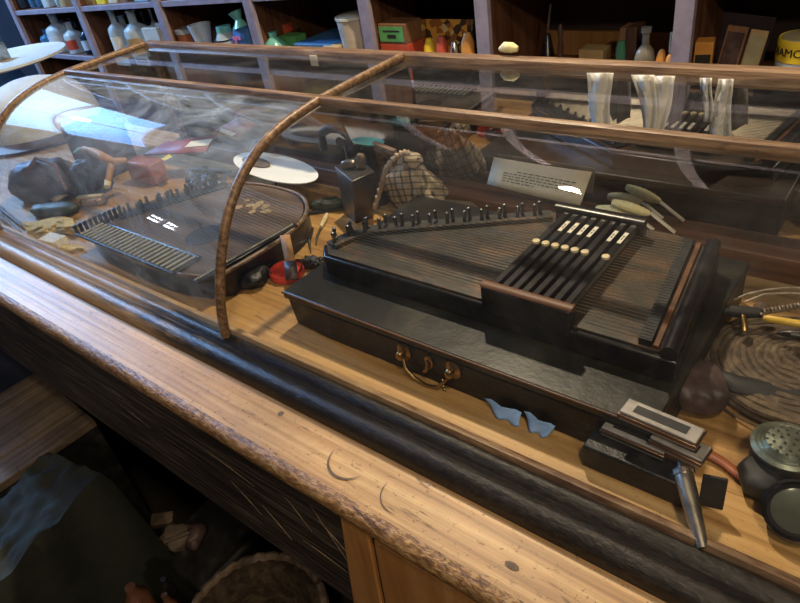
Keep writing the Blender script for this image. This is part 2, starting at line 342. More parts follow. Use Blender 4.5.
for r0, r1 in zip(rows, rows[1:]):
    for k in range(8): b.faces.new((r0[k], r0[(k+1) % 8], r1[(k+1) % 8], r1[k]))
obj('worn_nosing', b, 'nose', ct)
b = new(); box(b, CX0, CX1, 0.243, 0.264, 0.785, 0.896); box(b, CX0, CX1, 0.247, 0.266, 0.665, 0.782); obj('front_panel', b, 'front', ct, bevel=0.002)
b = new(); box(b, CX0, CX1, 0.70, 0.72, 0.0, 0.884); box(b, CX0, CX0+0.03, 0.29, 0.72, 0, 0.884); box(b, CX1-0.03, CX1, 0.29, 0.72, 0, 0.884); obj('back_panel', b, 'front', ct)
p0 = PY(350, 548, 0.236); p1 = PY(375, 560, 0.236)
q0 = PY(353, 603, 0.236); q1 = PY(378.5, 603, 0.236); kz_ = (0.897-0.3)/(0.897-q0.z)
b = new(); xa0, xa1 = p0.x+(q0.x-p0.x)*kz_, p1.x+(q1.x-p1.x)*kz_
va = [b.verts.new(v) for v in ((xa0, .236, .3), (xa1, .236, .3), (xa1, .2425, .3), (xa0, .2425, .3), (p0.x, .236, .897), (p1.x, .236, .897), (p1.x, .2425, .897), (p0.x, .2425, .897))]
for f_ in ((0, 1, 2, 3), (4, 7, 6, 5), (0, 4, 5, 1), (1, 5, 6, 2), (2, 6, 7, 3), (3, 7, 4, 0)): b.faces.new([va[k] for k in f_])
o = obj('front_post', b, 'orange_wood', ct, bevel=0.002); 
b = new(); va = [b.verts.new(v) for v in ((xa1+.004, .238, .3), (CX1, .238, .3), (CX1, .2425, .3), (xa1+.004, .2425, .3), (p1.x+.004, .238, .884), (CX1, .238, .884), (CX1, .2425, .884), (p1.x+.004, .2425, .884))]
for f_ in ((0, 1, 2, 3), (4, 7, 6, 5), (0, 4, 5, 1), (1, 5, 6, 2), (2, 6, 7, 3), (3, 7, 4, 0)): b.faces.new([va[k] for k in f_])
obj('front_board', b, 'orange_wood', ct, bevel=0.001)
# scars in the top: two crescents and a burn
def arc_mark(cx, cy, r, a0, a1, w, z=0.9212):
    b = new(); k = 14; g = []
    for i in range(k+1):
        a = a0+(a1-a0)*i/k; ww = w*math.sin(PI*(i+0.5)/(k+1))
        g.append([Vector((cx+(r-ww)*math.cos(a), cy+(r-ww)*math.sin(a), z)), Vector((cx+(r+ww)*math.cos(a), cy+(r+ww)*math.sin(a), z))])
    sheet(b, g); return b
reg('scar', mat('counter_scar', (0.09, 0.055, 0.03), 0.6, 0, 0.5, 200, 0.0))
c = P(350, 462, 0.92); b = arc_mark(c.x, c.y+.003, 0.026, PI*1.0, PI*1.85, 0.0016); obj('scar_mark', b, 'scar', ct)
c = P(398, 502, 0.92); b = arc_mark(c.x, c.y+.01, 0.024, PI*0.95, PI*1.6, 0.0008); obj('scar_mark', b, 'scar', ct)
c = P(512, 566, 0.92); b = new(); lathe(b, [(0.001, 0.9206), (0.006, 0.9208), (0.001, 0.921)], (c.x, c.y, 0), 9, 1.2, 0.6); obj('burn_mark', b, 'scar', ct)
c = P(281, 414, 0.92); b = new(); lathe(b, [(0.001, 0.9206), (0.004, 0.9208), (0.001, 0.921)], (c.x, c.y, 0), 10); obj('burn_mark', b, 'scar', ct)

for (xa, ya, xb, yb) in ((262, 505, 292, 540), (285, 497, 312, 532), (310, 505, 350, 565), (318, 520, 350, 556), (303, 540, 348, 573), (205, 450, 255, 487), (120, 405, 150, 428), (230, 480, 262, 515)):
    a, e = PY(xa, ya, .2422), PY(xb, yb, .2422)
    b = new(); tube(b, [tuple(a), tuple((a+e)/2+Vector((0, 0, .002))), tuple(e)], [.0002, .0008, .0003], 5); obj('scratch_mark', b, 'crate', ct)
# ------------------------------------------------------------------ display case
dc = thing('display_case', 'curved glass countertop display case with brown wooden ribs and rails', 'display case', (-0.6, 0.6, 0.92))
KX0, KX1 = -1.43, 0.36
b = new()
prof = [(0.308, 0.9205), (0.308, 0.927), (0.311, 0.934), (0.317, 0.939), (0.325, 0.941), (0.333, 0.939), (0.338, 0.9345), (0.3405, 0.933), (0.343, 0.9355), (0.348, 0.9385), (0.354, 0.939), (0.358, 0.9365), (0.3595, 0.932), (0.3595, 0.9205)]
sweepx(b, prof, -2.6, KX1, 40); obj('base_moulding', b, 'rail', dc, ang=60)
b = new(); sweepx(b, [(0.3598, 0.9205), (0.3598, 0.9385), (0.3615, 0.9415), (0.3685, 0.9415), (0.370, 0.939), (0.370, 0.9205)], -2.6, KX1, 40); obj('glazing_strip', b, 'strip', dc, ang=60)
b = new()
for y0, y1 in ((0.3702, 0.47), (0.4706, 0.60), (0.6006, 0.72), (0.7206, 0.80)): box(b, KX0-.4, KX1, y0, y1, 0.9203, 0.9225)
obj('floor_boards', b, 'case_floor', dc, smooth=False)
ctrl = [(.350, .938), (.357, .975), (.370, 1.015), (.389, 1.055), (.415, 1.095), (.449, 1.129), (.49, 1.154), (.546, 1.170), (.616, 1.178)]
def crv(k=36):
    pts = []
    n = len(ctrl)
    for i in range(n-1):
        p0, p1, p2, p3 = [Vector(ctrl[max(0, min(n-1, j))]) for j in (i-1, i, i+1, i+2)]
        for s in range(5):
            t = s/5
            pts.append(0.5*((2*p1)+(p2-p0)*t+(2*p0-5*p1+4*p2-p3)*t*t+(3*p1-p0-3*p2+p3)*t**3))
    pts.append(Vector(ctrl[-1])); return pts
CV = crv()
for xr in (-1.43, -0.678, 0.30):
    b = new(); tube(b, [(xr, p.x, p.y) for p in CV]+[(xr, 0.70, 1.180), (xr, 0.81, 1.182)], 0.0068, 10, rz=1.0)
    obj('arched_rib', b, 'frame', dc)
b = new(); sweepx(b, [(.608, 1.171), (.608, 1.178), (.611, 1.183), (.617, 1.185), (.623, 1.183), (.626, 1.178), (.626, 1.171)], KX0, KX1, 20); obj('middle_rail', b, 'frame', dc)
b = new(); sweepx(b, [(.806, 1.166), (.806, 1.176), (.810, 1.184), (.816, 1.186), (.826, 1.186), (.8275, 1.182), (.8275, 1.166)], KX0, KX1, 20); obj('top_back_rail', b, 'frame', dc)
xs = [KX0, -0.678, 0.30]
for xa, xb in zip(xs, xs[1:]):
    g = [[Vector((x, p.x+0.001, p.y-0.001)) for p in CV] for x in (xa+0.004, (xa+xb)/2, xb-0.004)]
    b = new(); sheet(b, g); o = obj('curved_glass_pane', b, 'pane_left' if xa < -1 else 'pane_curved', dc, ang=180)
    # face outwards
    nrm = sum((p.normal for p in o.data.polygons), Vector())
    if nrm.z < 0: o.data.flip_normals()
    b = new(); sheet(b, [[Vector((x, y, 1.176)) for y in (0.622, 0.81)] for x in (xa+0.004, xb-0.004)]); o = obj('flat_glass_pane', b, 'pane_top', dc)
    if o.data.polygons[0].normal.z < 0: o.data.flip_normals()
# end pane
b = new(); vs = [b.verts.new((KX0+0.001, p.x, p.y)) for p in CV]+[b.verts.new((KX0+0.001, 0.82, 1.176)), b.verts.new((KX0+0.001, 0.82, 0.925))]; b.faces.new(vs)
obj('end_glass_pane', b, 'pane_top', dc)
a = PY(310, 55, .8055); e = PY(319, 64, .8055); b = new(); box(b, a.x, e.x, .803, .8045, e.z-.003, a.z); obj('paper_tag', b, 'white', dc)
# back: sill and mirrored sliding doors
b = new(); box(b, KX0, KX1, 0.800, 0.845, 0.9205, 0.958); obj('back_sill', b, 'sill', dc, bevel=0.002)
b = new(); box(b, -0.676, KX1, 0.828, 0.832, 0.957, 1.168); obj('mirrored_door', b, 'mirror', dc, smooth=False)
b = new(); box(b, KX0, -0.684, 0.829, 0.833, 0.957, 1.168); obj('mirrored_door', b, 'mirror_dark', dc, smooth=False)
for xq in (-1.425, KX1-.02):
    b = new(); box(b, xq-0.008, xq+0.008, 0.818, 0.846, 0.9205, 1.168); obj('back_post', b, 'frame', dc, bevel=0.001)

# ------------------------------------------------------------------ black instrument case
CZ = 0.9228
ic = thing('instrument_case', 'long black leather-covered instrument case lying flat beneath the autoharp', 'case', (-0.38, 0.59, CZ))
x0, x1, y0, y1, zt = -0.628, -0.122, 0.428, 0.74, 0.98
b = new(); pts = []
n = 40
for i in range(n+1):
    x = x0+(x1-x0)*i/n; w = 0
    if i < 6: w = 0.004*(6-i)/6
    pts.append((x, y0+w+0.0007*noise.noise(Vector((x*40, 0, 0)))))
pts += [(x1, y1), (x0, y1)]
prism(b, pts, CZ, zt-0.012)
for v in b.verts:
    if v.co.x < x0+0.05 and v.co.z < CZ+0.001: v.co.z += 0.006*max(0, noise.noise(v.co*60)); v.co.x += 0.006
obj('case_body', b, 'leatherette', ic, bevel=0.002)
b = new(); prism(b, [(x0-0.001, y0-0.001), (x1+0.001, y0-0.001), (x1+0.001, y1+0.001), (x0-0.001, y1+0.001)], zt-0.0108, zt); obj('case_lid', b, 'lid', ic, bevel=0.002)
b = new(); tube(b, [(x0-.001, y0-0.0016, zt-.001), (x1, y0-0.0016, zt-.001)], 0.0013, 6); obj('lid_edge', b, 'brown_leather', ic)
def front(px, py, y=0.426): return PY(px, py, y)
hh = []
for px, py in ((404, 352), (453, 370)):
    c = front(px, py)
    b = new(); R90 = Matrix.Rotation(PI/2, 3, 'X')
    lathe(b, [(0.0115, 0), (0.0115, 0.0015), (0.009, 0.003), (0.0045, 0.004), (0.0042, 0.0075), (0.006, 0.009), (0.005, 0.012), (0.002, 0.0135)], (c.x, 0.427, c.z), 18, 0.9, 1.1, R90)
    mnt = obj('handle_mount', b, 'brass', ic); hh.append((c, mnt))
a, e = hh[0][0], hh[1][0]
q = [front(406, 356), front(410, 364), front(419, 374), front(430, 381), front(442, 383), front(450, 376)]
b = new(); tube(b, [(p.x, 0.417 if 0 < i < 5 else 0.421, p.z) for i, p in enumerate(q)], [0.0018, 0.0022, 0.0026, 0.0026, 0.0022, 0.0018], 10); obj('handle', b, 'brass', ic)
c = front(429, 362)
b = new(); lathe(b, [(0.0075, 0), (0.0075, 0.002), (0.005, 0.003), (0.003, 0.003)], (c.x, 0.427, c.z), 16, 0.8, 1.3, R90); lk = obj('lock_plate', b, 'brass', ic)
b = new(); tube(b, [(c.x, 0.423, c.z+.004), (c.x+.001, 0.4205, c.z-.004), (c.x-.003, 0.420, c.z-.012)], [0.0016, 0.0026, 0.0018], 8); tube(b, [(c.x-.004, .42, c.z-.009), (c.x-.006, .42, c.z-.014)], 0.0012, 6); obj('lock_hasp', b, 'brass', lk)
q = [front(446, 376), front(446, 384), front(447, 393)]
b = new()
for i in range(7):
    t = i/6; zz = q[0].z+(q[2].z-q[0].z)*t; lathe(b, [(0.0008, -0.0014), (0.0019, 0), (0.0008, 0.0014)], (q[0].x+0.0005*(i % 2), 0.419, zz), 8)
lathe(b, [(0.001, 0), (0.0042, 0.001), (0.0042, 0.0025), (0.001, 0.0035)], (q[2].x+.001, 0.421, q[2].z-0.002), 14, 1, 1, R90)
obj('hanging_tag_chain', b, 'brass', ic)

# ------------------------------------------------------------------ autoharp
AZ = 0.9805; AT = 1.013
ah = thing('autoharp', 'black autoharp with cream-buttoned chord bars resting on the long black case', 'autoharp', (-0.38, 0.6, AZ))
OUT = [(-0.600, 0.488), (-0.124, 0.491), (-0.148, 0.705), (-0.20, 0.726), (-0.375, 0.724), (-0.428, 0.690), (-0.48, 0.657), (-0.54, 0.620), (-0.590, 0.588), (-0.613, 0.552), (-0.622, 0.512)]
b = new(); prism(b, OUT, AZ, AT-0.004); obj('body', b, 'black', ah, bevel=0.003)
INN = [(-0.594, 0.494), (-0.132, 0.497), (-0.156, 0.700), (-0.203, 0.718), (-0.377, 0.716), (-0.43, 0.684), (-0.482, 0.651), (-0.54, 0.614), (-0.585, 0.584), (-0.606, 0.550), (-0.614, 0.512)]
b = new(); prism(b, INN, AT-0.006, AT-0.001); obj('soundboard', b, 'soundboard', ah, bevel=0.0005)
PC = [(-0.606, 0.512), (-0.598, 0.541), (-0.578, 0.571), (-0.53, 0.603), (-0.47, 0.640), (-0.42, 0.672), (-0.366, 0.706)]
PL = [0]
for (ax_, ay_), (bx__, by_) in zip(PC, PC[1:]): PL.append(PL[-1]+math.hypot(bx__-ax_, by_-ay_))
def peg_line(t, off=0.0):                            # along the curved pin edge
    d_ = max(0, min(1, t))*PL[-1]
    for k in range(len(PC)-1):
        if d_ <= PL[k+1]+1e-9: break
    u_ = (d_-PL[k])/(PL[k+1]-PL[k]); dx, dy = PC[k+1][0]-PC[k][0], PC[k+1][1]-PC[k][1]; L_ = math.hypot(dx, dy)
    return PC[k][0]+dx*u_-dy/L_*off, PC[k][1]+dy*u_+dx/L_*off
def strip_pts(o0, o1): return [peg_line(i/24, o0) for i in range(25)]+[peg_line(i/24, o1) for i in range(24, -1, -1)]
b = new(); prism(b, strip_pts(-0.016, -0.009), AT-0.001, AT+0.005); obj('nut_rail', b, 'soundboard', ah, bevel=0.0008)
b = new(); prism(b, strip_pts(-0.0088, 0.011), AT-0.0009, AT+0.0015); obj('pin_block', b, 'black_matte', ah)
pin = None
for i in range(13):
    for j in range(2):
        t = 0.02+0.94*(i+0.3*j)/12.4
        x, y = peg_line(t, -0.003+0.009*j)
        if pin is None:
            bb = new(); lathe(bb, [(0.0024, 0), (0.0024, 0.0125), (0.0029, 0.013), (0.0029, 0.0175), (0.0015, 0.0185)], (0, 0, 0), 8); tube(bb, [(-.002, 0, .002), (.002, 0, .0045)], 0.0026, 6)
            pin = obj('tuning_pin', bb, 'pin_iron', ah); o = pin
        else:
            o = pin.copy(); COL.objects.link(o); o.parent = ah; 
        o.matrix_parent_inverse = Matrix.Translation(-Vector(ah.location)); o.location = (x, y, AT+0.001); o.rotation_euler = (random.uniform(-.08, .08), random.uniform(-.08, .08), random.uniform(0, 3))
# strings
for i in range(32):
    y = 0.512+i*(0.70-0.512)/31
    xl = next((peg_line(k/60, -0.013)[0] for k in range(61) if peg_line(k/60, -0.013)[1] >= y), -0.37)
    b = new(); tube(b, [(xl, y, AT+0.0055), (-0.163-0.0235*(y-.5)/.2, y, AT+0.0078)], 0.00042 if i < 20 else 0.00034, 4); obj('string', b, 'string', ah)
# bridge, hitch bar, rounded end bar
b = new(); prism(b, [(-0.166, 0.499), (-0.153, 0.499), (-0.178, 0.702), (-0.190, 0.702)], AT-.001, AT+0.007)
for i in range(40):
    u = i/39; y = 0.501+0.198*u; xx = -0.161-0.0235*u; box(b, xx-0.005, xx+0.006, y, y+0.0018, AT+0.0065, AT+0.0076)
obj('ribbed_bridge', b, 'black_matte', ah, bevel=0.0003)
b = new(); tube(b, [(-0.134, 0.492, AT+0.003), (-0.157, 0.706, AT+0.003)], 0.0085, 14); obj('rounded_end_bar', b, 'black', ah)
b = new(); prism(b, [(-0.151, 0.499), (-0.146, 0.499), (-0.170, 0.704), (-0.175, 0.704)], AT-.001, AT+0.003); obj('hitch_strip', b, 'sill', ah)
# chord bar assembly
BX0, BX1 = -0.338, -0.240
b = new(); box(b, BX0-0.004, BX1+0.006, 0.487, 0.503, AT-0.012, AT+0.022); fb = obj('front_bar_holder', b, 'black', ah, bevel=0.002)
b = new(); tube(b, [(BX0-0.005, 0.495, AT+0.0225), (BX1+0.007, 0.495, AT+0.0225)], 0.0065, 12, rz=0.5); obj('holder_cap', b, 'sill', fb)
b = new(); box(b, BX0-0.012, BX1+0.006, 0.684, 0.702, AT, AT+0.022); bb_ = obj('back_bar_holder', b, 'black', ah, bevel=0.004)
b = new(); tube(b, [(BX0-0.013, 0.693, AT+0.0225), (BX1+0.007, 0.693, AT+0.0225)], 0.0095, 12, rz=0.5); obj('holder_cap', b, 'black', bb_)
nb = 8; lab = {2, 3, 4, 6, 7}
for i in range(nb):
    x = BX0+0.006+i*(BX1-BX0-0.010)/(nb-1)
    b = new(); box(b, x-0.0042, x+0.0042, 0.500, 0.687, AT+0.012, AT+0.0215); br = obj('chord_bar', b, 'black', ah, bevel=0.0012)
    b = new(); box(b, x-0.003, x+0.003, 0.504, 0.683, AT+0.008, AT+0.0125); obj('damper_felt', b, 'black_matte', br)
    if i != 6:
        b = new(); lathe(b, [(0.0058, 0), (0.0062, 0.0018), (0.0056, 0.0032), (0.002, 0.0036)], (x, 0.6, AT+0.0215), 18, .8, .8); obj('chord_button', b, 'cream', br)
    if i in lab or i == 1:
        b = new(); box(b, x-0.0024, x+0.0024, 0.636, 0.662, AT+0.0214, AT+0.0220); lb = obj('chord_label', b, 'paper', br)
        b = new(); 
        for s in (0.644, 0.650): box(b, x-0.0008, x+0.0008, s, s+0.004, AT+0.0219, AT+0.0222)
        obj('chord_lettering', b, 'ink', lb)

# ------------------------------------------------------------------ guitar zither at left
ZT = 0.965
gz = thing('guitar_zither', 'brown guitar zither with round sound hole and rows of strings left of the middle rib', 'zither', (-0.97, 0.54, CZ))
ox = [(-1.155, 0.392), (-0.778, 0.392), (-0.766, 0.50), (-0.768, 0.575), (-0.79, 0.635), (-0.84, 0.678), (-0.90, 0.69), (-0.97, 0.688), (-1.04, 0.672), (-1.09, 0.63), (-1.135, 0.56), (-1.16, 0.47)]
def subd(pts, k=1):
    for _ in range(k):
        q = []
        n = len(pts)
        for i in range(n):
            a, b2 = Vector(pts[i]), Vector(pts[(i+1) % n]); q += [tuple(a*.75+b2*.25), tuple(a*.25+b2*.75)]
        pts = q
    return pts
ox2 = subd(ox, 2)
b = new(); prism(b, ox2, CZ, ZT-0.002); obj('body', b, 'black', gz, bevel=0.002)
cc = Vector((-0.97, 0.55)); ins = [tuple(cc+(Vector(p)-cc)*0.965) for p in ox2]
b = new(); prism(b, ins, ZT-0.003, ZT); obj('soundboard', b, 'zither_top', gz)
b = new(); tube(b, [(p[0], p[1], ZT) for p in ox2]+[(ox2[0][0], ox2[0][1], ZT)], 0.0035, 8); obj('rim_binding', b, 'frame', gz)
c = P(205, 235, ZT); b = new(); lathe(b, [(0.036, ZT-0.0005), (0.034, ZT+0.0006)], (c.x, c.y, 0), 28); sh = obj('sound_hole', b, 'black_matte', gz, smooth=False)
# painted floral patch
c = P(255, 207, ZT); b = new(); random.seed(3)
for i in range(16): lathe(b, [(0.003+random.random()*0.007, ZT+0.0002), (0.002, ZT+0.0007)], (c.x+random.uniform(-.04, .04), c.y+random.uniform(-.018, .018), 0), 8)
obj('floral_decal', b, 'tan', gz)
# chord plate with bars
kz = ZT+0.004
b = new(); prism(b, [(-1.148, 0.392), (-0.845, 0.392), (-0.846, 0.442), (-1.148, 0.442)], ZT, kz); kp = obj('chord_plate', b, 'black_matte', gz, bevel=0.001)
for i in range(22):
    x = -1.142+i*0.0136
    b = new(); tube(b, [(x, 0.395, kz+0.0015), (x+0.003, 0.440, kz+0.0022)], 0.0021, 6); obj('chord_wire', b, 'pale_wire', kp)
for (yy) in (0.392, 0.4425):
    b = new(); tube(b, [(-1.150, yy, kz+0.001), (-0.844, yy, kz+0.001)], 0.003, 8); obj('plate_edge', b, 'black', kp)
for i in range(10):
    t = i/9; x = -1.155+0.01*t; y = 0.396+0.085*t
    b = new(); lathe(b, [(0.0035, 0), (0.0035, 0.016), (0.0042, 0.017), (0.0042, 0.022), (0.002, 0.023)], (x, y, ZT-0.002), 10); obj('tuning_peg', b, 'black', gz)
for i in range(26):
    t = i/25; x = -1.14+0.085*t+random.uniform(-.006, .006); y = 0.475+0.17*t
    b = new(); lathe(b, [(0.003, 0), (0.0026, 0.016), (0.0036, 0.018), (0.002, 0.022)], (x+random.uniform(-.01, .01), y, ZT), 8); obj('tuning_peg', b, 'dark_iron', gz)
b = new(); prism(b, [(-1.15, 0.48), (-1.128, 0.47), (-1.03, 0.65), (-1.05, 0.662)], ZT, ZT+0.006); obj('peg_rail', b, 'black', gz, bevel=0.001)
for i in range(28):
    y = 0.465+i*0.0072; t = (y-0.47)/0.18; xl = -1.128+0.098*t
    b = new(); tube(b, [(xl, y, ZT+0.007), (-0.785, y-0.03, ZT+0.007)], 0.0004, 4); obj('string', b, 'string', gz)
b = new(); prism(b, [(-0.800, 0.394), (-0.784, 0.394), (-0.770, 0.592), (-0.785, 0.592)], ZT, ZT+0.005); hb = obj('hitch_block', b, 'black', gz, bevel=0.001)
b = new()
for i in range(44): lathe(b, [(0.0017, 0), (0.0021, 0.001), (0.0008, 0.003)], (-0.793+0.00036*i, 0.397+i*0.0044, ZT+0.005), 6)
obj('hitch_pin_row', b, 'pale_wire', hb)

# ------------------------------------------------------------------ right end: rope coil, tools, lamp, torch, harmonicas
c = P(775, 345, 0.95)
cr = thing('rope_coil', 'flat coil of brown braided rope at the right end of the case floor', 'rope', (c.x+.03, c.y-0.015, CZ))
cx, cy = c.x+0.03, c.y-0.012
b = new(); pts = []; turns = 12
for i in range(turns*40):
    a = i/40*2*PI; r = 0.096-0.0072*(i/40)+0.001*math.sin(i*0.9)
    pts.append((cx+r*math.cos(a), cy+r*math.sin(a)*0.92, CZ+0.013+0.0013*(i/40)+0.001*math.sin(i*1.3)))
tube(b, pts, 0.0052, 8); obj('coiled_rope', b, 'straw', cr)
b = new(); lathe(b, [(0.090, 0), (0.097, 0.006), (0.093, 0.016), (0.06, 0.02), (0.01, 0.025)], (cx, cy, CZ), 40, 1, 0.92); obj('lower_coils', b, 'straw', cr)
b = new(); pts = [(cx+0.101*math.cos(a), cy+0.097*math.sin(a), CZ+0.004+0.002*math.sin(3*a)) for a in [PI+0.1+i*0.1 for i in range(16)]]
tube(b, pts, 0.0012, 6); obj('loose_strand', b, 'straw', cr)
wz = 0.966
def pp(px, py, z): return tuple(P(px, py, z))
ss = thing('screw_tool', 'black iron screw tool with brass knob lying on the rope coil', 'tool', P(740, 312, wz))
b = new(); tube(b, [pp(718, 310, wz), pp(742, 312, wz), pp(762, 313, wz)], [0.006, 0.0075, 0.006], 10); obj('iron_shaft', b, 'black_matte', ss)
b = new(); tube(b, [pp(743, 316, wz+.004), pp(744, 324, wz), pp(744, 331, wz-.006)], [0.0035, 0.004, 0.005], 10); obj('brass_knob', b, 'brass', ss)
b = new(); lathe(b, [(0.002, -0.006), (0.0075, -0.003), (0.0085, 0.001), (0.006, 0.005), (0.001, 0.007)], pp(761, 308, wz+.002), 12); obj('wooden_knob', b, 'straw', ss)
yh = thing('yellow_handled_tool', 'tool with bright yellow rod handle lying across the rope coil', 'tool', P(780, 322, wz))
b = new(); tube(b, [pp(763, 318, wz+.003), pp(767, 318.5, wz+.003), pp(800, 324, wz+.003), pp(845, 331, wz+.002)], [0.002, 0.0042, 0.0042, 0.004], 10); obj('handle', b, 'yellow', yh)
b = new(); tube(b, [pp(778, 333, wz), pp(790, 334, wz+.004), pp(815, 338, wz), pp(850, 344, wz)], [0.002, 0.005, 0.006, 0.004], 10); obj('iron_head', b, 'dark_iron', yh)
tw = thing('twisted_wire', 'loose hank of grey twisted wire lying behind the yellow rod', 'wire', P(775, 298, wz))
for off in (0, PI):
    b = new(); pts = []
    for i in range(60):
        t = i/59; p = P(762+60*t, 312-10*t, wz+0.006); a = t*50+off
        pts.append((p.x, p.y+0.003*math.cos(a), p.z+0.003*math.sin(a)))
    tube(b, pts, 0.0015, 6); obj('wire_strand', b, 'wire', tw)
b = new(); tube(b, [pp(733, 300, wz), pp(748, 294, wz+.004), pp(765, 290, wz+.006), pp(785, 288, wz+.007), pp(815, 288, wz+.005)], 0.0013, 6); tube(b, [pp(745, 302, wz), pp(765, 294, wz+.008), pp(790, 293, wz+.004), pp(815, 295, wz+.004)], 0.0013, 6); obj('wire_loop', b, 'wire', tw)

# perforated lamp and lens
c = P(789, 440, 0.965)
pl = thing('miners_lamp', 'round black metal burner with perforated green-grey cap at the right edge', 'lamp', (c.x, c.y, CZ))
b = new(); lathe(b, [(0.024, 0), (0.028, 0.004), (0.028, 0.03), (0.025, 0.034), (0.01, 0.036)], (c.x, c.y, CZ), 32); obj('canister', b, 'black_matte', pl)
b = new(); lathe(b, [(0.026, 0.030), (0.0295, 0.032), (0.0300, 0.035), (0.0265, 0.0375), (0.0240, 0.0365), (0.0225, 0.0385), (0.0205, 0.0375), (0.018, 0.041), (0.008, 0.0425), (0.001, 0.043)], (c.x, c.y, CZ), 40); cp = obj('perforated_cap', b, 'olive_metal', pl)
for rr, nn in ((0.006, 5), (0.0125, 10), (0.017, 14)):
    for i in range(nn):
        a = 2*PI*i/nn+rr*100; b = new(); zz = 0.0428 if rr < .01 else (0.0418 if rr < .015 else 0.0408)
        lathe(b, [(0.0013, zz-0.001), (0.0013, zz+0.0006)], (c.x+rr*math.cos(a), c.y+rr*math.sin(a), CZ), 8); obj('vent_hole', b, 'label_dark', cp)
c2 = P(797, 512, 0.945)
lw = thing('goggle_lens', 'black rimmed round glass goggle lens below the perforated cap', 'goggles', (c2.x, c2.y, CZ))
Rt = Matrix.Rotation(0.45, 3, 'X') @ Matrix.Rotation(-0.15, 3, 'Y')
b = new(); lathe(b, [(0.018, -0.014), (0.026, -0.008), (0.0265, 0.004), (0.0235, 0.006), (0.0225, 0.002)], (c2.x, c2.y, 0.946), 32, 1, 1, Rt); obj('rim', b, 'black', lw)
b = new(); lathe(b, [(0.0225, 0.001), (0.015, 0.0035), (0.001, 0.0045)], (c2.x, c2.y, 0.946), 28, 1, 1, Rt); obj('lens', b, reg('lensglass', mat('smoky_lens', (0.09, 0.1, 0.08), 0.12, 0.3, 0.3, 20, 0.02)), lw)
b = new(); blob(b, tuple(P(765, 478, 0.935)), (0.022, 0.022, 0.014), 0.4, 0.25, 30, 3, 3, CZ); obj('leather_hood', b, 'black_matte', lw)

# torch
a, e = P(683, 472, 0.955), P(703, 549, 0.936)
tc = thing('metal_nozzle', 'tapered grey metal nozzle standing against the front moulding at right', 'nozzle', (e.x, e.y, CZ))
b = new(); tube(b, [tuple(a), tuple(a+(e-a)*0.1), tuple(a+(e-a)*0.6), tuple(e)], [0.0078, 0.0085, 0.007, 0.0055], 20); obj('tapered_tube', b, 'steel', tc)
b = new(); tube(b, [tuple(a-(e-a)*0.02), tuple(a+(e-a)*0.05)], [0.0092, 0.0092], 20); obj('collar', b, 'silver', tc)
b = new(); tube(b, [tuple(a-(e-a)*0.28), tuple(a)], [0.003, 0.004], 12); obj('spout', b, 'steel', tc)
c = P(713, 492, 0.945); b = new(); obox(b, (c.x, c.y, 0.945), (0.020, 0.003, 0.034), 0.25, -0.2)
one('black_plate', b, 'black_matte', 'small black rectangular plate standing behind the grey metal nozzle', 'plate', bevel=0.0008)

# harmonica box + harmonicas
b = new(); box(b, -0.178, -0.080, 0.400, 0.4255, CZ, 0.952); hx = one('harmonica_box', b, 'leatherette', 'small black oblong box in front of the case corner, harmonicas on top', 'box', bevel=0.002)
spec = [((606, 424), (668, 450), 0.9595, 'silver white-topped harmonica at the left on the small black box'),
        ((624, 408), (700, 440), 0.986, 'longest silver harmonica stacked uppermost on the small black box'),
        ((655, 434), (706, 458), 0.972, 'short harmonica with copper side below the longest one')]
for i, (p, q, z, lb) in enumerate(spec):
    a, e = P(*p, z), P(*q, z); d = (e-a); L_ = d.length; rz = math.atan2(d.y, d.x); c = (a+e)/2
    hm = thing('harmonica', lb, 'harmonica', c)
    for nm, dz, th, m, dy in (('lower_cover', -0.0035, 0.003, 'dirty_white', 0.022), ('reed_comb', 0, 0.0045, 'copper', 0.024), ('upper_cover', 0.0037, 0.003, 'dirty_white', 0.020)):
        b = new(); obox(b, (c.x, c.y, z+dz), (L_ if nm != 'reed_comb' else L_*1.04, dy, th), rz); obj(nm, b, m, hm, bevel=0.0009)
    b = new(); obox(b, (c.x, c.y, z+0.0053), (L_*0.7, 0.010, 0.0006), rz); obj('engraved_strip', b, 'black_matte', hm)

# pale blue reflection of the viewer, modelled as two sheets on the case front
for pts_, lb in ((((484, 398), (521, 413), (520, 437), (497, 421)), 'larger pale blue reflection of the viewer, modelled as a sheet against the front of the long black case'), (((524, 411), (555, 427), (546, 439), (530, 432)), 'smaller pale blue reflection of the viewer, modelled as a sheet nearer the harmonica box')):
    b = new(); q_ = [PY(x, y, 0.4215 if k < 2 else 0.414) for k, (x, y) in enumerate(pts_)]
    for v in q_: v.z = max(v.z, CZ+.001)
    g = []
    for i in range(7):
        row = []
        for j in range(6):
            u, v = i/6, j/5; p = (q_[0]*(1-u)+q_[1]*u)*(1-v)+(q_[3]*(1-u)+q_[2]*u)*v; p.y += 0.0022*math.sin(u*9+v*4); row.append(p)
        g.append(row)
    sheet(b, g); one('blue_reflection_patch', b, 'blue_reflection', lb, 'cloth', solid=.001)
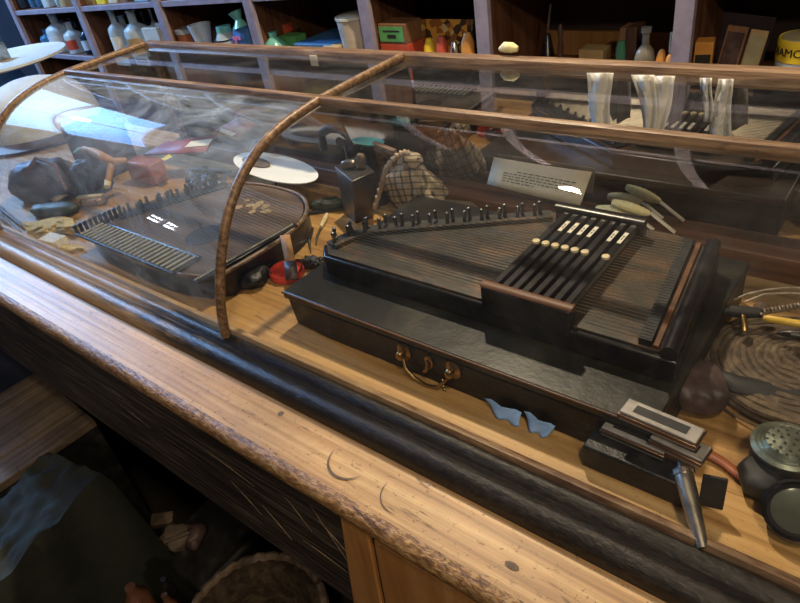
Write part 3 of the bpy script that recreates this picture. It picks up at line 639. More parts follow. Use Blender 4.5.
# dark pouch + strap + brown leather piece right of the case
b = new(); blob(b, tuple(P(697, 385, 0.945)), (0.030, 0.034, 0.020), 0.5, 0.2, 20, 4, 4, CZ); one('leather_pouch', b, 'dk_leather', 'dark brown leather pouch between the long black case and rope coil', 'pouch')
b = new(); sheet(b, [[P(700+12*i, 447+7*i-3*math.sin(i), 0.9275+0.001*math.sin(i*2)), P(698+12*i, 455+7*i-3*math.sin(i), 0.9275)] for i in range(6)]); one('leather_strap', b, 'rust_leather', 'red-brown leather strap running towards the perforated cap', 'strap', solid=0.003)
b = new(); tube(b, [pp(715, 372, .945), pp(735, 384, .945), pp(760, 390, .94), pp(800, 396, .94)], [0.006, 0.012, 0.014, 0.014], 10, rz=.6); one('black_strap', b, 'black_matte', 'thick black strap curling below the rope coil', 'strap')

# ------------------------------------------------------------------ middle: sack, cloth, card, corn, boxes
def sack():
    c = P(412, 203, CZ+.01)
    c = Vector((-0.648, 0.765, CZ))
    t = thing('plaid_sack', 'cream and navy plaid cloth sack slumped behind the autoharp pegs', 'sack', c)
    b = new(); g = bmesh.ops.create_icosphere(b, subdivisions=5, radius=1)
    for v in g['verts']:
        p = v.co.copy(); h = (p.z+1)/2
        w = 1.0 if h < 0.5 else 1-0.75*(h-0.5)**1.1*1.3
        q = Vector((p.x*0.062*w, p.y*0.032*w, h*0.112))
        q.x += -0.012*h+0.004*math.sin(h*12+p.y*4); f = math.atan2(p.y, p.x)
        r = 1+0.10*math.sin(f*9+h*5)*h+0.12*noise.noise(q*60)
        q.x *= r; q.y *= r
        v.co = q+c
    obj('cloth_bag', b, 'plaid', t)
    b = new(); pts = []
    for i in range(40):
        s = i/39; x = c.x-0.070+0.085*s; pts.append((x, c.y-0.040+0.004*math.sin(9*s)+.012*s, CZ+0.012+0.118*math.sin(PI*(0.02+0.50*s))**.9+0.0015*math.sin(i*2.2)))
    tube(b, pts, [0.0045+0.001*math.sin(i*2) for i in range(40)], 8); obj('twisted_neck_cord', b, 'cord', t)
    b = new(); q = c+Vector((0.008, -0.012, 0.112)); blob(b, tuple(q), (0.018, 0.012, 0.012), 0.4, 0.3, 40, 2, 3); obj('gathered_top', b, 'plaid', t)
sack()
b = new()
pz = [P(384, 222, CZ), P(486, 213, CZ), P(480, 202, CZ), P(392, 207, CZ)]
prism(b, [(-0.68, 0.700), (-0.50, 0.775), (-0.50, 0.795), (-0.66, 0.770)], CZ, CZ+0.04, [(-0.66, 0.730), (-0.55, 0.775), (-0.55, 0.785), (-0.65, 0.765)])
one('folded_cloth', b, 'grey_cloth', 'grey-brown folded cloth lying between the plaid sack and autoharp pegs', 'cloth', bevel=0.006)
# typed card leaning on the mirror
cd_ = thing('typed_card', 'cream typed information card leaning against the back of the case', 'card', (-0.49, 0.80, 0.958))
cor = [(494, 157), (592, 172), (580, 206), (487, 184)]
A = [PY(cor[0][0], cor[0][1], 0.822), PY(cor[1][0], cor[1][1], 0.822), PY(cor[2][0], cor[2][1], 0.806), PY(cor[3][0], cor[3][1], 0.806)]
def quad_pt(u, v): return (A[0]*(1-u)+A[1]*u)*(1-v)+(A[3]*(1-u)+A[2]*u)*v
b = new(); sheet(b, [[quad_pt(i/6, j/4)+Vector((0, -0.002*math.sin(PI*i/6), 0)) for j in range(5)] for i in range(7)]); obj('card_sheet', b, 'paper', cd_, solid=0.001)
b = new()
random.seed(5)
for r in range(5):
    v0 = 0.32+r*0.09; u = 0.16 if r else 0.3
    while u < (0.88 if r < 4 else 0.5):
        w = random.uniform(0.02, 0.06); q = [quad_pt(uu, vv)+Vector((0, -0.0045, 0)) for uu, vv in ((u, v0), (u+w, v0), (u+w, v0+0.028), (u, v0+0.028))]
        b.faces.new([b.verts.new(x) for x in q]); u += w+0.014
obj('typed_lines', b, 'ink', cd_, smooth=False)
# corn / gloves
for i, (p, q, r, lb) in enumerate((((596, 209), (632, 214), 0.0085, 'pale yellow dried corn cob lowest against the back sill'), ((612, 202), (650, 214), 0.0075, 'slimmer pale yellow corn cob lying across the other one'))):
    a, e = PY(*p, .806-.004*i), PY(*q, .808); a.z = max(a.z, .967); e.z = max(e.z, .967)
    t = thing('corn_cob', lb, 'corn', (a+e)/2, 'dried corn cobs')
    b = new(); n = 14; tube(b, [tuple(a+(e-a)*(k/n)) for k in range(n+1)], [max(0.0015, r*math.sin(PI*(0.1+0.85*k/n))**0.5+0.0005*(k % 2)) for k in range(n+1)], 12); obj('kernels', b, 'corn', t)
    b = new(); sheet(b, [[e+Vector((0.012*u, 0.004*v-0.002, 0.001-0.008*u)) for v in range(3)] for u in range(4)]); obj('husk', b, 'paper', t, solid=0.0008)
# scratched dark tin upright
c = Vector((-0.792, 0.752, CZ))
tb = thing('upright_tin', 'tall scratched dark metal tin standing between the white reflector and plaid sack', 'tin', c)
A1, A2, A3 = P(335, 166, 1.02), P(352, 181, 1.02), P(374, 171, 1.02)
A4 = A1+(A3-A2)
lo = [P(344, 214, CZ), P(356, 224, CZ), P(374, 218, CZ)]; lo.append(lo[0]+(lo[2]-lo[1]))
top = [A1, A2, A3, A4]; cxy = sum((Vector((p.x, p.y)) for p in lo), Vector((0, 0)))/4; tz = sum((Vector((p.x, p.y)) for p in top), Vector((0, 0)))/4
b = new(); prism(b, [(p.x, p.y) for p in lo], CZ, 1.015, [(p.x, p.y) for p in top]); obj('tin_body', b, 'tin_dark', tb, bevel=0.002)
b = new(); prism(b, [tuple(tz+(Vector((p.x, p.y))-tz)*1.04) for p in top], 1.0152, 1.020); obj('tin_lid', b, 'tin_dark', tb, bevel=0.0015)
b = new(); blob(b, (tz.x-0.008, tz.y-.002, 1.028), (0.013, 0.008, 0.008), 0.4, 0.35, 50, 2, 3, 1.0203); one('metal_buckle', b, 'steel', 'crumpled grey metal buckle resting on the upright tin lid', 'buckle')
b = new(); blob(b, (tz.x+0.014, tz.y+0.006, 1.0335), (0.008, 0.007, 0.0135), 0.2, 0.3, 50, 8, 3, 1.0203); one('seashell', b, 'grey_cloth', 'pointed brown shell resting on the upright tin lid', 'shell')
# oval photo frame
c = P(393, 190, 0.96); c = PY(392, 172, 0.775)
pf = thing('picture_frame', 'small brown wooden picture frame with oval opening leaning behind plaid sack', 'picture frame', (c.x, c.y, CZ))
Rf = Matrix.Translation((c.x, c.y, CZ+0.062)) @ Matrix.Rotation(-0.3, 4, 'Z') @ Matrix.Rotation(0.12, 4, 'X')
b = new(); n = 24; ring = []
w, h = 0.032, 0.060
for k in range(n):
    a_ = 2*PI*k/n; cx_, sz_ = math.cos(a_), math.sin(a_); m_ = max(abs(cx_), abs(sz_)); o_ = (cx_/m_*w, sz_/m_*h); i_ = (cx_*w*0.62, sz_*h*0.68)
    ring.append([b.verts.new(Rf @ Vector(v)) for v in ((o_[0], -0.004, o_[1]), (i_[0], -0.006, i_[1]), (i_[0], 0.002, i_[1]), (o_[0], 0.004, o_[1]))])
for k in range(n):
    r0, r1 = ring[k], ring[(k+1) % n]
    for j in range(4): b.faces.new((r0[j], r0[(j+1) % 4], r1[(j+1) % 4], r1[j]))
obj('frame_border', b, 'frame', pf)
b = new(); lathe(b, [(1, 0), (1, 0.0005)], (0, 0, 0), 24, w*0.62, h*0.68, None)
for v in b.verts: v.co = Rf @ Vector((v.co.x, v.co.z+0.001, v.co.y))
obj('oval_picture', b, 'dkbrown', pf)
# turquoise dish
c = Vector((-0.80, 0.79, CZ)); d_ = P(372, 142, 1.03)
b = new(); 
td = thing('turquoise_dish', 'shallow turquoise glazed dish on a dark foot behind the upright tin', 'dish', (d_.x, d_.y, CZ))
d_ = Vector((min(d_.x, -0.80), 0.79, 1.03)); d_ = PY(368, 141, 0.782)
lathe(b, [(0.012, 0), (0.024, 0.004), (0.036, 0.009), (0.034, 0.009), (0.022, 0.005), (0.002, 0.003)], (d_.x, d_.y, d_.z-.009), 32, 1, 0.45); obj('bowl', b, 'turq', td)
b = new(); lathe(b, [(0.022, CZ), (0.016, CZ+0.01), (0.010, CZ+0.03), (0.010, d_.z-.02), (0.016, d_.z-0.011)], (d_.x, d_.y, 0), 20); obj('foot', b, 'black_matte', td)
# black opera glasses on stem
c = PY(345, 146, 0.76)
og = thing('opera_glasses', 'black metal folding spectacles standing on thin stem behind the upright tin', 'glasses', (c.x, c.y, CZ))
b = new(); tube(b, [tuple(c+Vector((0, 0, -0.035))), tuple(c+Vector((0, 0, 0.012)))], 0.0022, 8); lathe(b, [(0.012, 0), (0.004, 0.004), (0.0022, 0.01)], tuple(c+Vector((0, 0, -0.037))), 12); tube(b, [(c.x, c.y, CZ), tuple(c+Vector((0, 0, -0.03)))], 0.004, 8); obj('stem', b, 'black', og)
Ry = Matrix.Rotation(PI/2, 3, 'X')
for s in (-1, 1):
    b = new(); lathe(b, [(0.0085, -0.002), (0.0095, 0), (0.0085, 0.002)], tuple(c+Vector((0.011*s, 0, 0.006))), 16, 1, 1, Ry); obj('eyepiece', b, 'black', og)
b = new(); tube(b, [tuple(c+Vector((-0.05, -0.004, 0.020))), tuple(c+Vector((-0.025, -0.002, 0.032))), tuple(c+Vector((0, 0, 0.030))), tuple(c+Vector((0.014, 0, 0.012)))], [0.007, 0.009, 0.008, 0.003], 10); tube(b, [tuple(c+Vector((-0.05, -0.004, 0.02))), tuple(c+Vector((-0.052, -0.004, -0.012)))], [0.006, 0.008], 8); obj('hooked_arm', b, 'black_matte', og)
# white reflector
c = P(272, 170, 1.0)
rf = thing('oval_reflector', 'bright white oval reflector dish tilted on a thin stand with round black foot', 'reflector', (c.x, c.y, CZ))
ft = P(277, 196, CZ)
b = new(); Rr = Matrix.Rotation(-0.14, 3, 'Z')
zc = 0.972; c = P(274, 168, zc)
lathe(b, [(0.002, -0.006), (0.05, -0.004), (0.082, 0.0), (0.084, 0.003), (0.080, 0.003), (0.05, 0.0005), (0.002, -0.001)], tuple(c), 40, 1.62, 0.56, Rr); di = obj('dish', b, reg('glowwhite', mat('glossy_white_enamel', (0.97, 0.97, 0.92), 0.25, 0, 0.02, 10, 0)), rf)
b = new(); lathe(b, [(0.04, 0), (0.04, 0.0012)], tuple(c+Vector((-0.062, 0.006, 0.0012))), 28, 1.2, 0.42, Rr); obj('dark_opening', b, 'grey_cloth', di)
b = new(); tube(b, [tuple(ft), tuple(Vector((c.x, c.y, c.z-.004)))], 0.0018, 8); obj('stand_rod', b, 'black', rf)
b = new(); lathe(b, [(0.009, 0), (0.010, 0.003), (0.004, 0.006)], tuple(ft), 18); obj('foot', b, 'black', rf)
# brush and dark wedge
b = new(); c = P(300, 203, CZ+.005); prism(b, [(c.x-.016, c.y-.018), (c.x+.018, c.y-.016), (c.x+.012, c.y+.02), (c.x-.010, c.y+.02)], CZ, CZ+0.022, [(c.x-.012, c.y-.012), (c.x+.010, c.y-.01), (c.x+.006, c.y+.012), (c.x-.006, c.y+.012)])
one('leather_wedge', b, 'grey_cloth', 'brown four-sided leather lump left of the black brush', 'leather piece', bevel=0.002)
br_ = thing('clothes_brush', 'black clothes brush with dark bristles left of the upright tin', 'brush', P(322, 208, CZ))
a, e = P(302, 213, CZ+.004), P(346, 208, CZ+.004)
b = new(); tube(b, [tuple(a), tuple(a+(e-a)*.3), tuple(a+(e-a)*.8), tuple(e)], [0.004, 0.0055, 0.005, 0.003], 10, rz=.6); obj('brush_back', b, 'black', br_)
b = new(); mdl = (a+e)/2; blob(b, (mdl.x, mdl.y+0.012, CZ+0.012), (0.032, 0.012, 0.011), math.atan2((e-a).y, (e-a).x), 0.25, 50, 1, 4, CZ); obj('bristles', b, 'green_leather', br_)
# knives
kn = thing('pocket_knife', 'small knife with cream bone handle lying by the autoharp pegs', 'knife', P(320, 228, CZ))
b = new(); tube(b, [pp(327, 214, CZ+.004), pp(325, 219, CZ+.004), pp(321, 227, CZ+.004)], [0.003, 0.0048, 0.0035], 10); obj('handle', b, 'cream', kn)
b = new(); tube(b, [pp(321, 227, CZ+.003), pp(317, 236, CZ+.003), pp(316, 244, CZ+.003)], [0.0022, 0.0022, 0.0012], 8, rz=.5); obj('blade', b, 'steel', kn)
kn = thing('folding_knife', 'thin grey steel knife lying left of the cream-handled one', 'knife', P(309, 240, CZ))
b = new(); tube(b, [pp(312, 228, CZ+.003), pp(309, 240, CZ+.003)], [0.0035, 0.0032], 8, rz=.5); obj('handle', b, 'dark_iron', kn)
b = new(); tube(b, [pp(309, 240, CZ+.003), pp(311, 252, CZ+.003)], [0.0028, 0.001], 8, rz=.4); obj('blade', b, 'steel', kn)
# red tin with strap
c = P(287, 272, CZ+.006)
rt = thing('red_tin', 'round red tin with dark wire bail beside the zither corner', 'tin', (c.x, c.y, CZ))
b = new(); lathe(b, [(0.027, 0), (0.0285, 0.002), (0.0285, 0.011), (0.0275, 0.013), (0.026, 0.008), (0.002, 0.008)], (c.x, c.y, CZ), 32); obj('tin_body', b, 'red', rt)
b = new(); tube(b, [(c.x+0.030*math.cos(a_), c.y+0.026*math.sin(a_), CZ+0.014+0.006*math.sin(2*a_)) for a_ in [i*0.3 for i in range(16)]], 0.0014, 6); obj('wire_bail', b, 'black', rt)
ls = thing('leather_tab', 'tan leather strap with dark buckle end standing over the red tin', 'strap', (c.x, c.y, CZ))
b = new(); pts = [(285, 236, .972), (287, 246, .965), (289, 256, .958), (291, 266, .950), (292, 276, .944)]
sheet(b, [[P(x-5, y, z), P(x+5, y-1, z)] for x, y, z in pts[:4]]); obj('tan_band', b, 'tan_leather', ls, solid=0.003)
b = new(); sheet(b, [[P(x-6, y, z), P(x+6, y-1, z)] for x, y, z in ((290, 262, .954), (291, 270, .948), (292, 280, .940))]); obj('dark_band', b, 'dk_leather', ls, solid=0.004)
b = new(); blob(b, tuple(P(314, 262, 0.935)), (0.018, 0.010, 0.008), 0.2, 0.5, 60, 3, 4, CZ); one('wire_tangle', b, 'black_matte', 'small tangle of black metal links behind the case corner', 'chain')
# black leather lump under zither right edge
b = new(); blob(b, tuple(P(252, 277, 0.934)), (0.026, 0.026, 0.014), 0.4, 0.2, 30, 6, 4, CZ); one('black_pouch', b, 'leatherette', 'flat black pouch on the case floor between zither and red tin', 'pouch')

# ------------------------------------------------------------------ left bay contents
c = P(45, 186, 0.955); b = new()
hb_ = thing('leather_bag', 'large rounded brown leather bag near the left end of the case', 'bag', (c.x, c.y, CZ))
blob(b, (c.x-.01, c.y+0.01, 0.96), (0.085, 0.045, 0.05), 0.5, 0.14, 14, 1, 4, CZ); obj('bag_body', b, 'dk_leather', hb_)
b = new(); tube(b, [pp(22, 178, .99), pp(36, 158, 1.02), pp(55, 165, 1.01), pp(66, 190, .97)], 0.004, 8); obj('bag_strap', b, 'brown_leather', hb_)
c = P(86, 178, 0.955)
hb_ = thing('wrinkled_pouch', 'wrinkled blue-black leather pouch behind the green one', 'pouch', (c.x, c.y, CZ))
b = new(); blob(b, (c.x+.015, c.y, 0.955), (0.042, 0.034, 0.045), 0.4, 0.22, 20, 4, 4, CZ); obj('pouch_body', b, 'black_matte', hb_)
ph = thing('powder_horn', 'curved tan powder horn with blue tip resting over the leather pouches', 'horn', P(95, 155, 1.0))
b = new(); hp = [pp(76, 152, 1.005), pp(84, 149, 1.01), pp(94, 152, 1.012), pp(104, 158, 1.01), pp(114, 162, 1.0), pp(126, 160, .995)]
tube(b, hp, [0.004, 0.0065, 0.009, 0.011, 0.009, 0.006], 14); obj('horn', b, 'tan_leather', ph)
b = new(); tube(b, [pp(74, 153, 1.004), pp(80, 150, 1.008)], [0.003, 0.0068], 12); obj('blue_tip', b, 'turq', ph)
b = new(); tube(b, [pp(112, 162, 1.0), pp(110, 172, .985), pp(108, 182, .968)], [0.008, 0.007, 0.006], 12); obj('spout_arm', b, 'tan_leather', ph)
b = new(); tube(b, [pp(108, 181, .969), pp(107, 187, .962)], [0.0075, 0.0065], 12); obj('cream_collar', b, 'cream', ph)
c = P(91, 202, 0.93)
wb = thing('folding_rule', 'cream-edged wooden folding rule lying behind the green pouch', 'ruler', (c.x, c.y, CZ))
rz = 0.55
b = new(); obox(b, (c.x, c.y, CZ+0.008), (0.062, 0.016, 0.013), rz); obj('lower_leaf', b, 'tan', wb, bevel=0.003)
b = new(); obox(b, (c.x-.003, c.y+.006, CZ+0.0175), (0.066, 0.012, 0.005), rz); obj('upper_leaf', b, 'cream', wb, bevel=0.001)
for i, (s) in enumerate((-0.3, 0.3)):
    b = new(); obox(b, (c.x+s*0.062*math.cos(rz), c.y+s*0.062*math.sin(rz), CZ+0.008), (0.003, 0.0175, 0.0145), rz); obj('brass_hinge', b, 'brass', wb)
b = new(); sheet(b, [[P(50, 199, .94), P(54, 203, .935)], [P(68, 190, .945), P(71, 193, .94)]]); one('wooden_stick', b, 'tan', 'short tan wooden slat leaning on the brown leather bag', 'slat', solid=0.003)
c = P(54, 211, 0.932); b = new(); blob(b, (c.x, c.y, 0.935), (0.060, 0.020, 0.014), 0.45, 0.12, 20, 7, 4, CZ); gp_ = one('green_pouch', b, 'green_leather', 'flat dark green leather pouch above the yellow cloth', 'pouch')
c = P(50, 226, CZ)
b = new(); g = []
random.seed(11)
for i in range(30):
    row = []
    for j in range(18):
        u, v = i/29, j/17; px = 24+52*u+3*math.sin(v*5); py = 238-17*v-4*u+2*math.sin(u*7)
        z = CZ+0.004+0.012*abs(noise.noise(Vector((u*5, v*4, 3))))*2*math.sin(PI*min(1, max(0, v)))+0.008*math.sin(PI*v)
        row.append(P(px, py, z))
    g.append(row)
sheet(b, g); one('yellow_cloth', b, 'yellow_cloth', 'crumpled mustard-yellow cloth behind the little white box', 'cloth', solid=0.001)
c = P(53, 240, CZ+0.012)
wb = thing('white_box', 'small white cardboard box near the front moulding at far left', 'box', (c.x, c.y, CZ))
b = new(); obox(b, (c.x, c.y, CZ+0.009), (0.050, 0.030, 0.018), 0.12); obj('box_body', b, 'white', wb, bevel=0.001)
b = new(); obox(b, (c.x+.0265, c.y+.003, CZ+0.009), (0.004, 0.022, 0.016), 0.12, 0, -.3); obj('open_flap', b, 'white', wb)
b = new(); blob(b, tuple(P(70, 248, CZ+.004)), (0.028, 0.010, 0.005), 0.3, 0.5, 60, 3, 4, CZ); one('crumpled_paper', b, 'yellow_cloth', 'crumpled yellow paper scrap in front of the little white box', 'paper')
for i, (p, q, lb) in enumerate((((0, 208), (22, 226), 'upper grey metal rod at the far left by the moulding'), ((0, 216), (20, 232), 'lower grey metal rod at the far left by the moulding'))):
    b = new(); tube(b, [pp(*p, CZ+.006), pp(*q, CZ+.006)], [0.005, 0.0035], 8); one('metal_rod', b, 'tin_dark', lb, 'rod', 'grey metal rods')
# brown block with red book
c = P(148, 172, 0.945)
b = new(); obox(b, (c.x, c.y, CZ+0.026), (0.085, 0.045, 0.052), 0.10); one('leather_box', b, 'rust_leather', 'red-brown leather covered box beneath the red pamphlet', 'box', bevel=0.006)
c = P(180, 152, 0.985)
bk = thing('red_pamphlet', 'thin maroon pamphlet with yellow price ticket leaning above the brown box', 'booklet', c)
A_ = [P(144, 155, .98), P(165, 143, .99), P(217, 135, .99), P(205, 152, .98)]
b = new(); sheet(b, [[A_[0], A_[1]], [A_[3], A_[2]]]); obj('cover', b, 'maroon', bk, solid=0.004)
b = new(); q_ = [A_[0]*.4+A_[3]*.6, A_[1]*.4+A_[2]*.6, A_[2]*1.0, A_[3]*1.0]; q_ = [v+Vector((0, 0, .0035)) for v in (q_[0]*.7+q_[1]*.3, q_[0]*.3+q_[1]*.7, q_[2]*.7+q_[3]*.3, q_[2]*.3+q_[3]*.7)]; sheet(b, [[q_[0], q_[1]], [q_[3], q_[2]]]); obj('title_block', b, 'paper', bk)
b = new(); pts = [P(x, y, .978) for x, y in ((163, 160), (171, 155), (174, 158), (166, 162))]; b.faces.new([b.verts.new(p+Vector((0, -.003, .004))) for p in pts]); obj('price_ticket', b, 'yel', bk)
# second maroon book
bk = thing('maroon_book', 'maroon book with cream title standing near the mirror left of the rib', 'book', P(238, 128, 1.0))
A_ = [P(216, 130, 1.0), P(240, 117, 1.0), P(258, 124, 1.0), P(236, 137, 1.0)]
A_ = [PY(216, 130, .80), PY(240, 117, .81), PY(258, 124, .80), PY(236, 137, .79)]
b = new(); sheet(b, [[A_[0], A_[1]], [A_[3], A_[2]]]); obj('cover', b, 'maroon', bk, solid=0.004)
b = new(); q_ = [v+Vector((0, -.004, .002)) for v in A_]; q_ = [q_[0]*.75+q_[3]*.25, q_[0]*.7+q_[1]*.2+q_[3]*.1, q_[3]*.7+q_[2]*.2+q_[0]*.1, q_[3]*.9+q_[0]*.1]; sheet(b, [[q_[0], q_[1]], [q_[3], q_[2]]]); obj('title_block', b, 'paper', bk)
# black mechanism
c = P(200, 184, 0.94)
mc = thing('clamp_meter', 'black metal clamp tool with crossed arms behind the guitar zither', 'tool', (c.x, c.y, CZ))
b = new()
for i, (p, q, r) in enumerate((((184, 192), (226, 178), .006), ((187, 180), (222, 190), .005), ((205, 168), (212, 192), .006), ((190, 170), (230, 172), .005))):
    tube(b, [pp(*p, CZ+.008+.006*i), pp(*q, CZ+.010+.006*i)], r, 8)
obj('iron_arms', b, 'black_matte', mc)
b = new(); blob(b, (c.x, c.y+.01, 0.94), (0.038, 0.02, 0.018), 0.3, 0.4, 40, 2, 4, CZ); obj('iron_body', b, 'black', mc)
# tall dark box behind the bags
A1 = P(76, 150, .95)
c = Vector((-1.545, 0.665, 1.0))
b = new(); prism(b, [(c.x-.07, c.y-.04), (c.x+.075, c.y-.04), (c.x+.075, c.y+.05), (c.x-.07, c.y+.05)], CZ, 1.035); one('dark_wooden_box', b, 'plumdk', 'tall dark plum wooden box behind the leather pouches', 'box', bevel=0.004)
# back wooden ledge in left bay is the sill; leather pieces behind zither
b = new(); blob(b, tuple(P(270, 150, .955)), (0.05, 0.022, 0.03), 0.2, 0.2, 20, 12, 4, CZ); one('folded_leather', b, 'dk_leather', 'folded dark leather behind the white oval reflector', 'leather piece')
# dome hat + scale outside the far end
c = Vector((-2.09, 0.775, 0.9230))
ht = thing('cream_dome_hat', 'large cream dome-crowned hat on the counter beyond the left end of the case', 'hat', c)
b = new(); lathe(b, [(0.165, 0.0), (0.168, 0.03), (0.16, 0.07), (0.135, 0.11), (0.10, 0.135), (0.05, 0.15), (0.005, 0.154)], tuple(c), 48); obj('crown', b, 'felt', ht)
b = new(); lathe(b, [(0.165, 0.002), (0.21, 0.0), (0.215, 0.008), (0.17, 0.018)], tuple(c), 48); obj('brim', b, 'dk_leather', ht)
c = P(2, 63, 1.06)
sc_ = thing('counter_scale', 'blue-black counter scale carrying a round white enamel pan at the far left', 'scale', (c.x, c.y, 0.92))
b = new(); lathe(b, [(0.01, -0.006), (0.19, -0.004), (0.218, 0.004), (0.22, 0.012), (0.21, 0.010), (0.01, 0.0)], tuple(c), 48); obj('pan', b, 'enamel', sc_)
b = new(); lathe(b, [(0.10, 0.9202), (0.10, 0.95), (0.08, 0.98), (0.05, 1.01), (0.04, 1.053)], (c.x, c.y, 0), 24); obj('pedestal', b, 'blue', sc_)
q = P(-2, 58, 1.07); b = new(); obox(b, (q.x, q.y, 1.089), (0.07, 0.05, 0.056), 0.3); one('scale_weight', b, 'steel', 'small grey block weight sitting on the white scale pan', 'weight', bevel=0.002)

# ------------------------------------------------------------------ hanging linens inside the back
def hang(name, label, cat, m, strips, grp=None):
    b = new()
    for (xt0, xt1, xb0, xb1, yt, yb) in strips:
        g = []
        for i in range(9):
            row = []
            for j in range(8):
                v = j/7; u = i/8
                px = (xt0+(xt1-xt0)*u)*(1-v)+(xb0+(xb1-xb0)*u)*v+1.2*math.sin(v*6+xt0); py = yt+(yb-yt)*v
                row.append(PY(px, py, 0.798+0.006*math.sin(u*9+v*3)))
            g.append(row)
        sheet(b, g)
    return one(name, b, m, label, cat, grp, solid=0.0015)
hang('linen_stocking', 'plain white linen stocking hanging inside, left of the wider pair', 'stocking', 'linen', [(586, 612, 594, 609, 73, 136)])
hang('linen_underwear', 'white linen drawers hanging inside the back rail, two legs tapering down', 'garment', 'linen', [(633, 655, 646, 656, 75, 134), (652, 676, 650, 662, 76, 140)])
hang('lace_stocking', 'left short white lace stocking hanging by the longer one', 'stocking', 'lace', [(701, 712, 704, 712, 78, 122)], 'lace stockings')
hang('lace_stocking', 'right long white lace stocking hanging by the shorter one', 'stocking', 'lace', [(718, 732, 707, 731, 79, 145)], 'lace stockings')

# ------------------------------------------------------------------ back shelves
SY, SD = 1.35, 0.30
Z1, Z2 = 0.945, 1.135
sh = thing('wall_shelving', 'lavender-edged wooden pigeonhole shelving along the back wall behind the case', 'shelving', (-1.5, SY, 0))
SX0, SX1 = -3.40, 1.2
px_posts = [-3.40, -2.78, -2.205, -1.71, -1.235, -0.87, -0.413, 0.05, 0.50, 0.95]
for zz in (0.30, 0.62, Z1, Z2, 1.42, 1.75):
    b = new(); box(b, SX0, SX1, SY+0.012, SY+SD, zz-0.016, zz); o = obj('shelf_board', b, 'shelf_side', sh)
    b = new(); box(b, SX0, SX1, SY, SY+0.0118, zz-0.018, zz); e_ = obj('shelf_edge', b, 'shelf_face', o, bevel=0.001)
    if zz == Z2:
        for q_ in (o, e_):
            for v in q_.data.vertices: v.co.z += 0.024*(v.co.x+3.1)
for x in px_posts:
    b = new(); box(b, x-0.012, x+0.012, SY+0.011, SY+SD-.001, 0.0, 2.1); o = obj('upright_board', b, 'shelf_side', sh)
    b = new(); box(b, x-0.018, x+0.018, SY-0.006, SY+0.010, 0.0, 2.1); obj('upright_face', b, 'shelf_face', o, bevel=0.001)
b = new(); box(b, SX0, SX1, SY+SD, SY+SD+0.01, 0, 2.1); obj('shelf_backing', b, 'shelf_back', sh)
b = new(); box(b, px_posts[5]+.013, px_posts[6]-.013, SY+SD-0.012, SY+SD-.0005, Z1, Z1+0.06); obj('pale_back_strip', b, 'orange_wood', sh)

def span(xa, xb, yt, Y=1.41, base=Z1):
    """centre x, width and height of something standing at depth Y whose outline spans these image columns"""
    a = PY(xa, yt+6, Y); b_ = PY(xb, yt+6, Y); t = PY((xa+xb)/2, yt, Y)
    k = 0.8 if xb < 170 and xb-xa < 25 else (0.85 if xb < 300 else 1.0)
    return (a.x+b_.x)/2+(0.012 if xb < 170 else 0), abs(b_.x-a.x)*k, max(0.015, t.z-base)
def bottle(xa, xb, yt, m, label, labm=None, Y=1.41, base=Z1, neck=0.32, cork='dkbrown', grp='bottles on the left shelves', cat='bottle', name='glass_bottle', hmax=0.178, inner=None):
    x, w, h = span(xa, xb, yt, Y, base); h = min(h, hmax); r = w/2*0.9
    t = thing(name, label, cat, (x, Y, base), grp)
    b = new(); lathe(b, [(r*.9, 0.0005), (r, 0.004), (r, h*0.55), (r*.9, h*0.62), (r*neck, h*0.72), (r*neck, h*0.93), (r*neck*1.25, h*0.94), (r*neck*1.25, h*.975)], (x, Y, base), 18); obj('bottle_glass', b, m, t)
    b = new(); lathe(b, [(r*neck*.8, h*.9755), (r*neck*.9, h)], (x, Y, base), 10); obj('cork', b, cork, t)
    if labm:
        b = new(); k = 10; g = [[Vector((x+(r+.0008)*math.cos(a), Y+(r+.0008)*math.sin(a), base+zz)) for zz in (h*.15, h*.45)] for a in [PI*1.1+PI*.8*i/k for i in range(k+1)]]; sheet(b, g); obj('paper_label', b, labm, t)
    return t
def cbox(xa, xb, yt, m, label, name='box', cat='box', Y=1.40, base=Z1, depth=0.05, rz=0, labm=None, grp=None, hmin=None, lid=None):
    x, w, h = span(xa, xb, yt, Y, base)
    t = thing(name, label, cat, (x, Y, base), grp)
    b = new(); obox(b, (x, Y+depth/2-.02, base+h/2+0.0005), (w, depth, h), rz); obj('box_body', b, m, t, bevel=0.0015)
    if labm:
        b = new(); c_ = Matrix.Rotation(rz, 3, 'Z') @ Vector((0, -depth/2-0.0008, 0)); obox(b, (x+c_.x, Y+depth/2-.02+c_.y, base+h*0.52), (w*.82, 0.001, h*.55), rz); lb = obj('box_label', b, labm, t)
        b = new()
        for s in range(3):
            obox(b, (x+c_.x+w*(-.2+.2*s), Y+depth/2-.02+c_.y-.001, base+h*0.52), (w*.11, 0.0006, h*.14), rz)
        obj('label_lettering', b, 'ink' if labm != 'label_dark' else 'cream', lb)
    return t, x, w, h
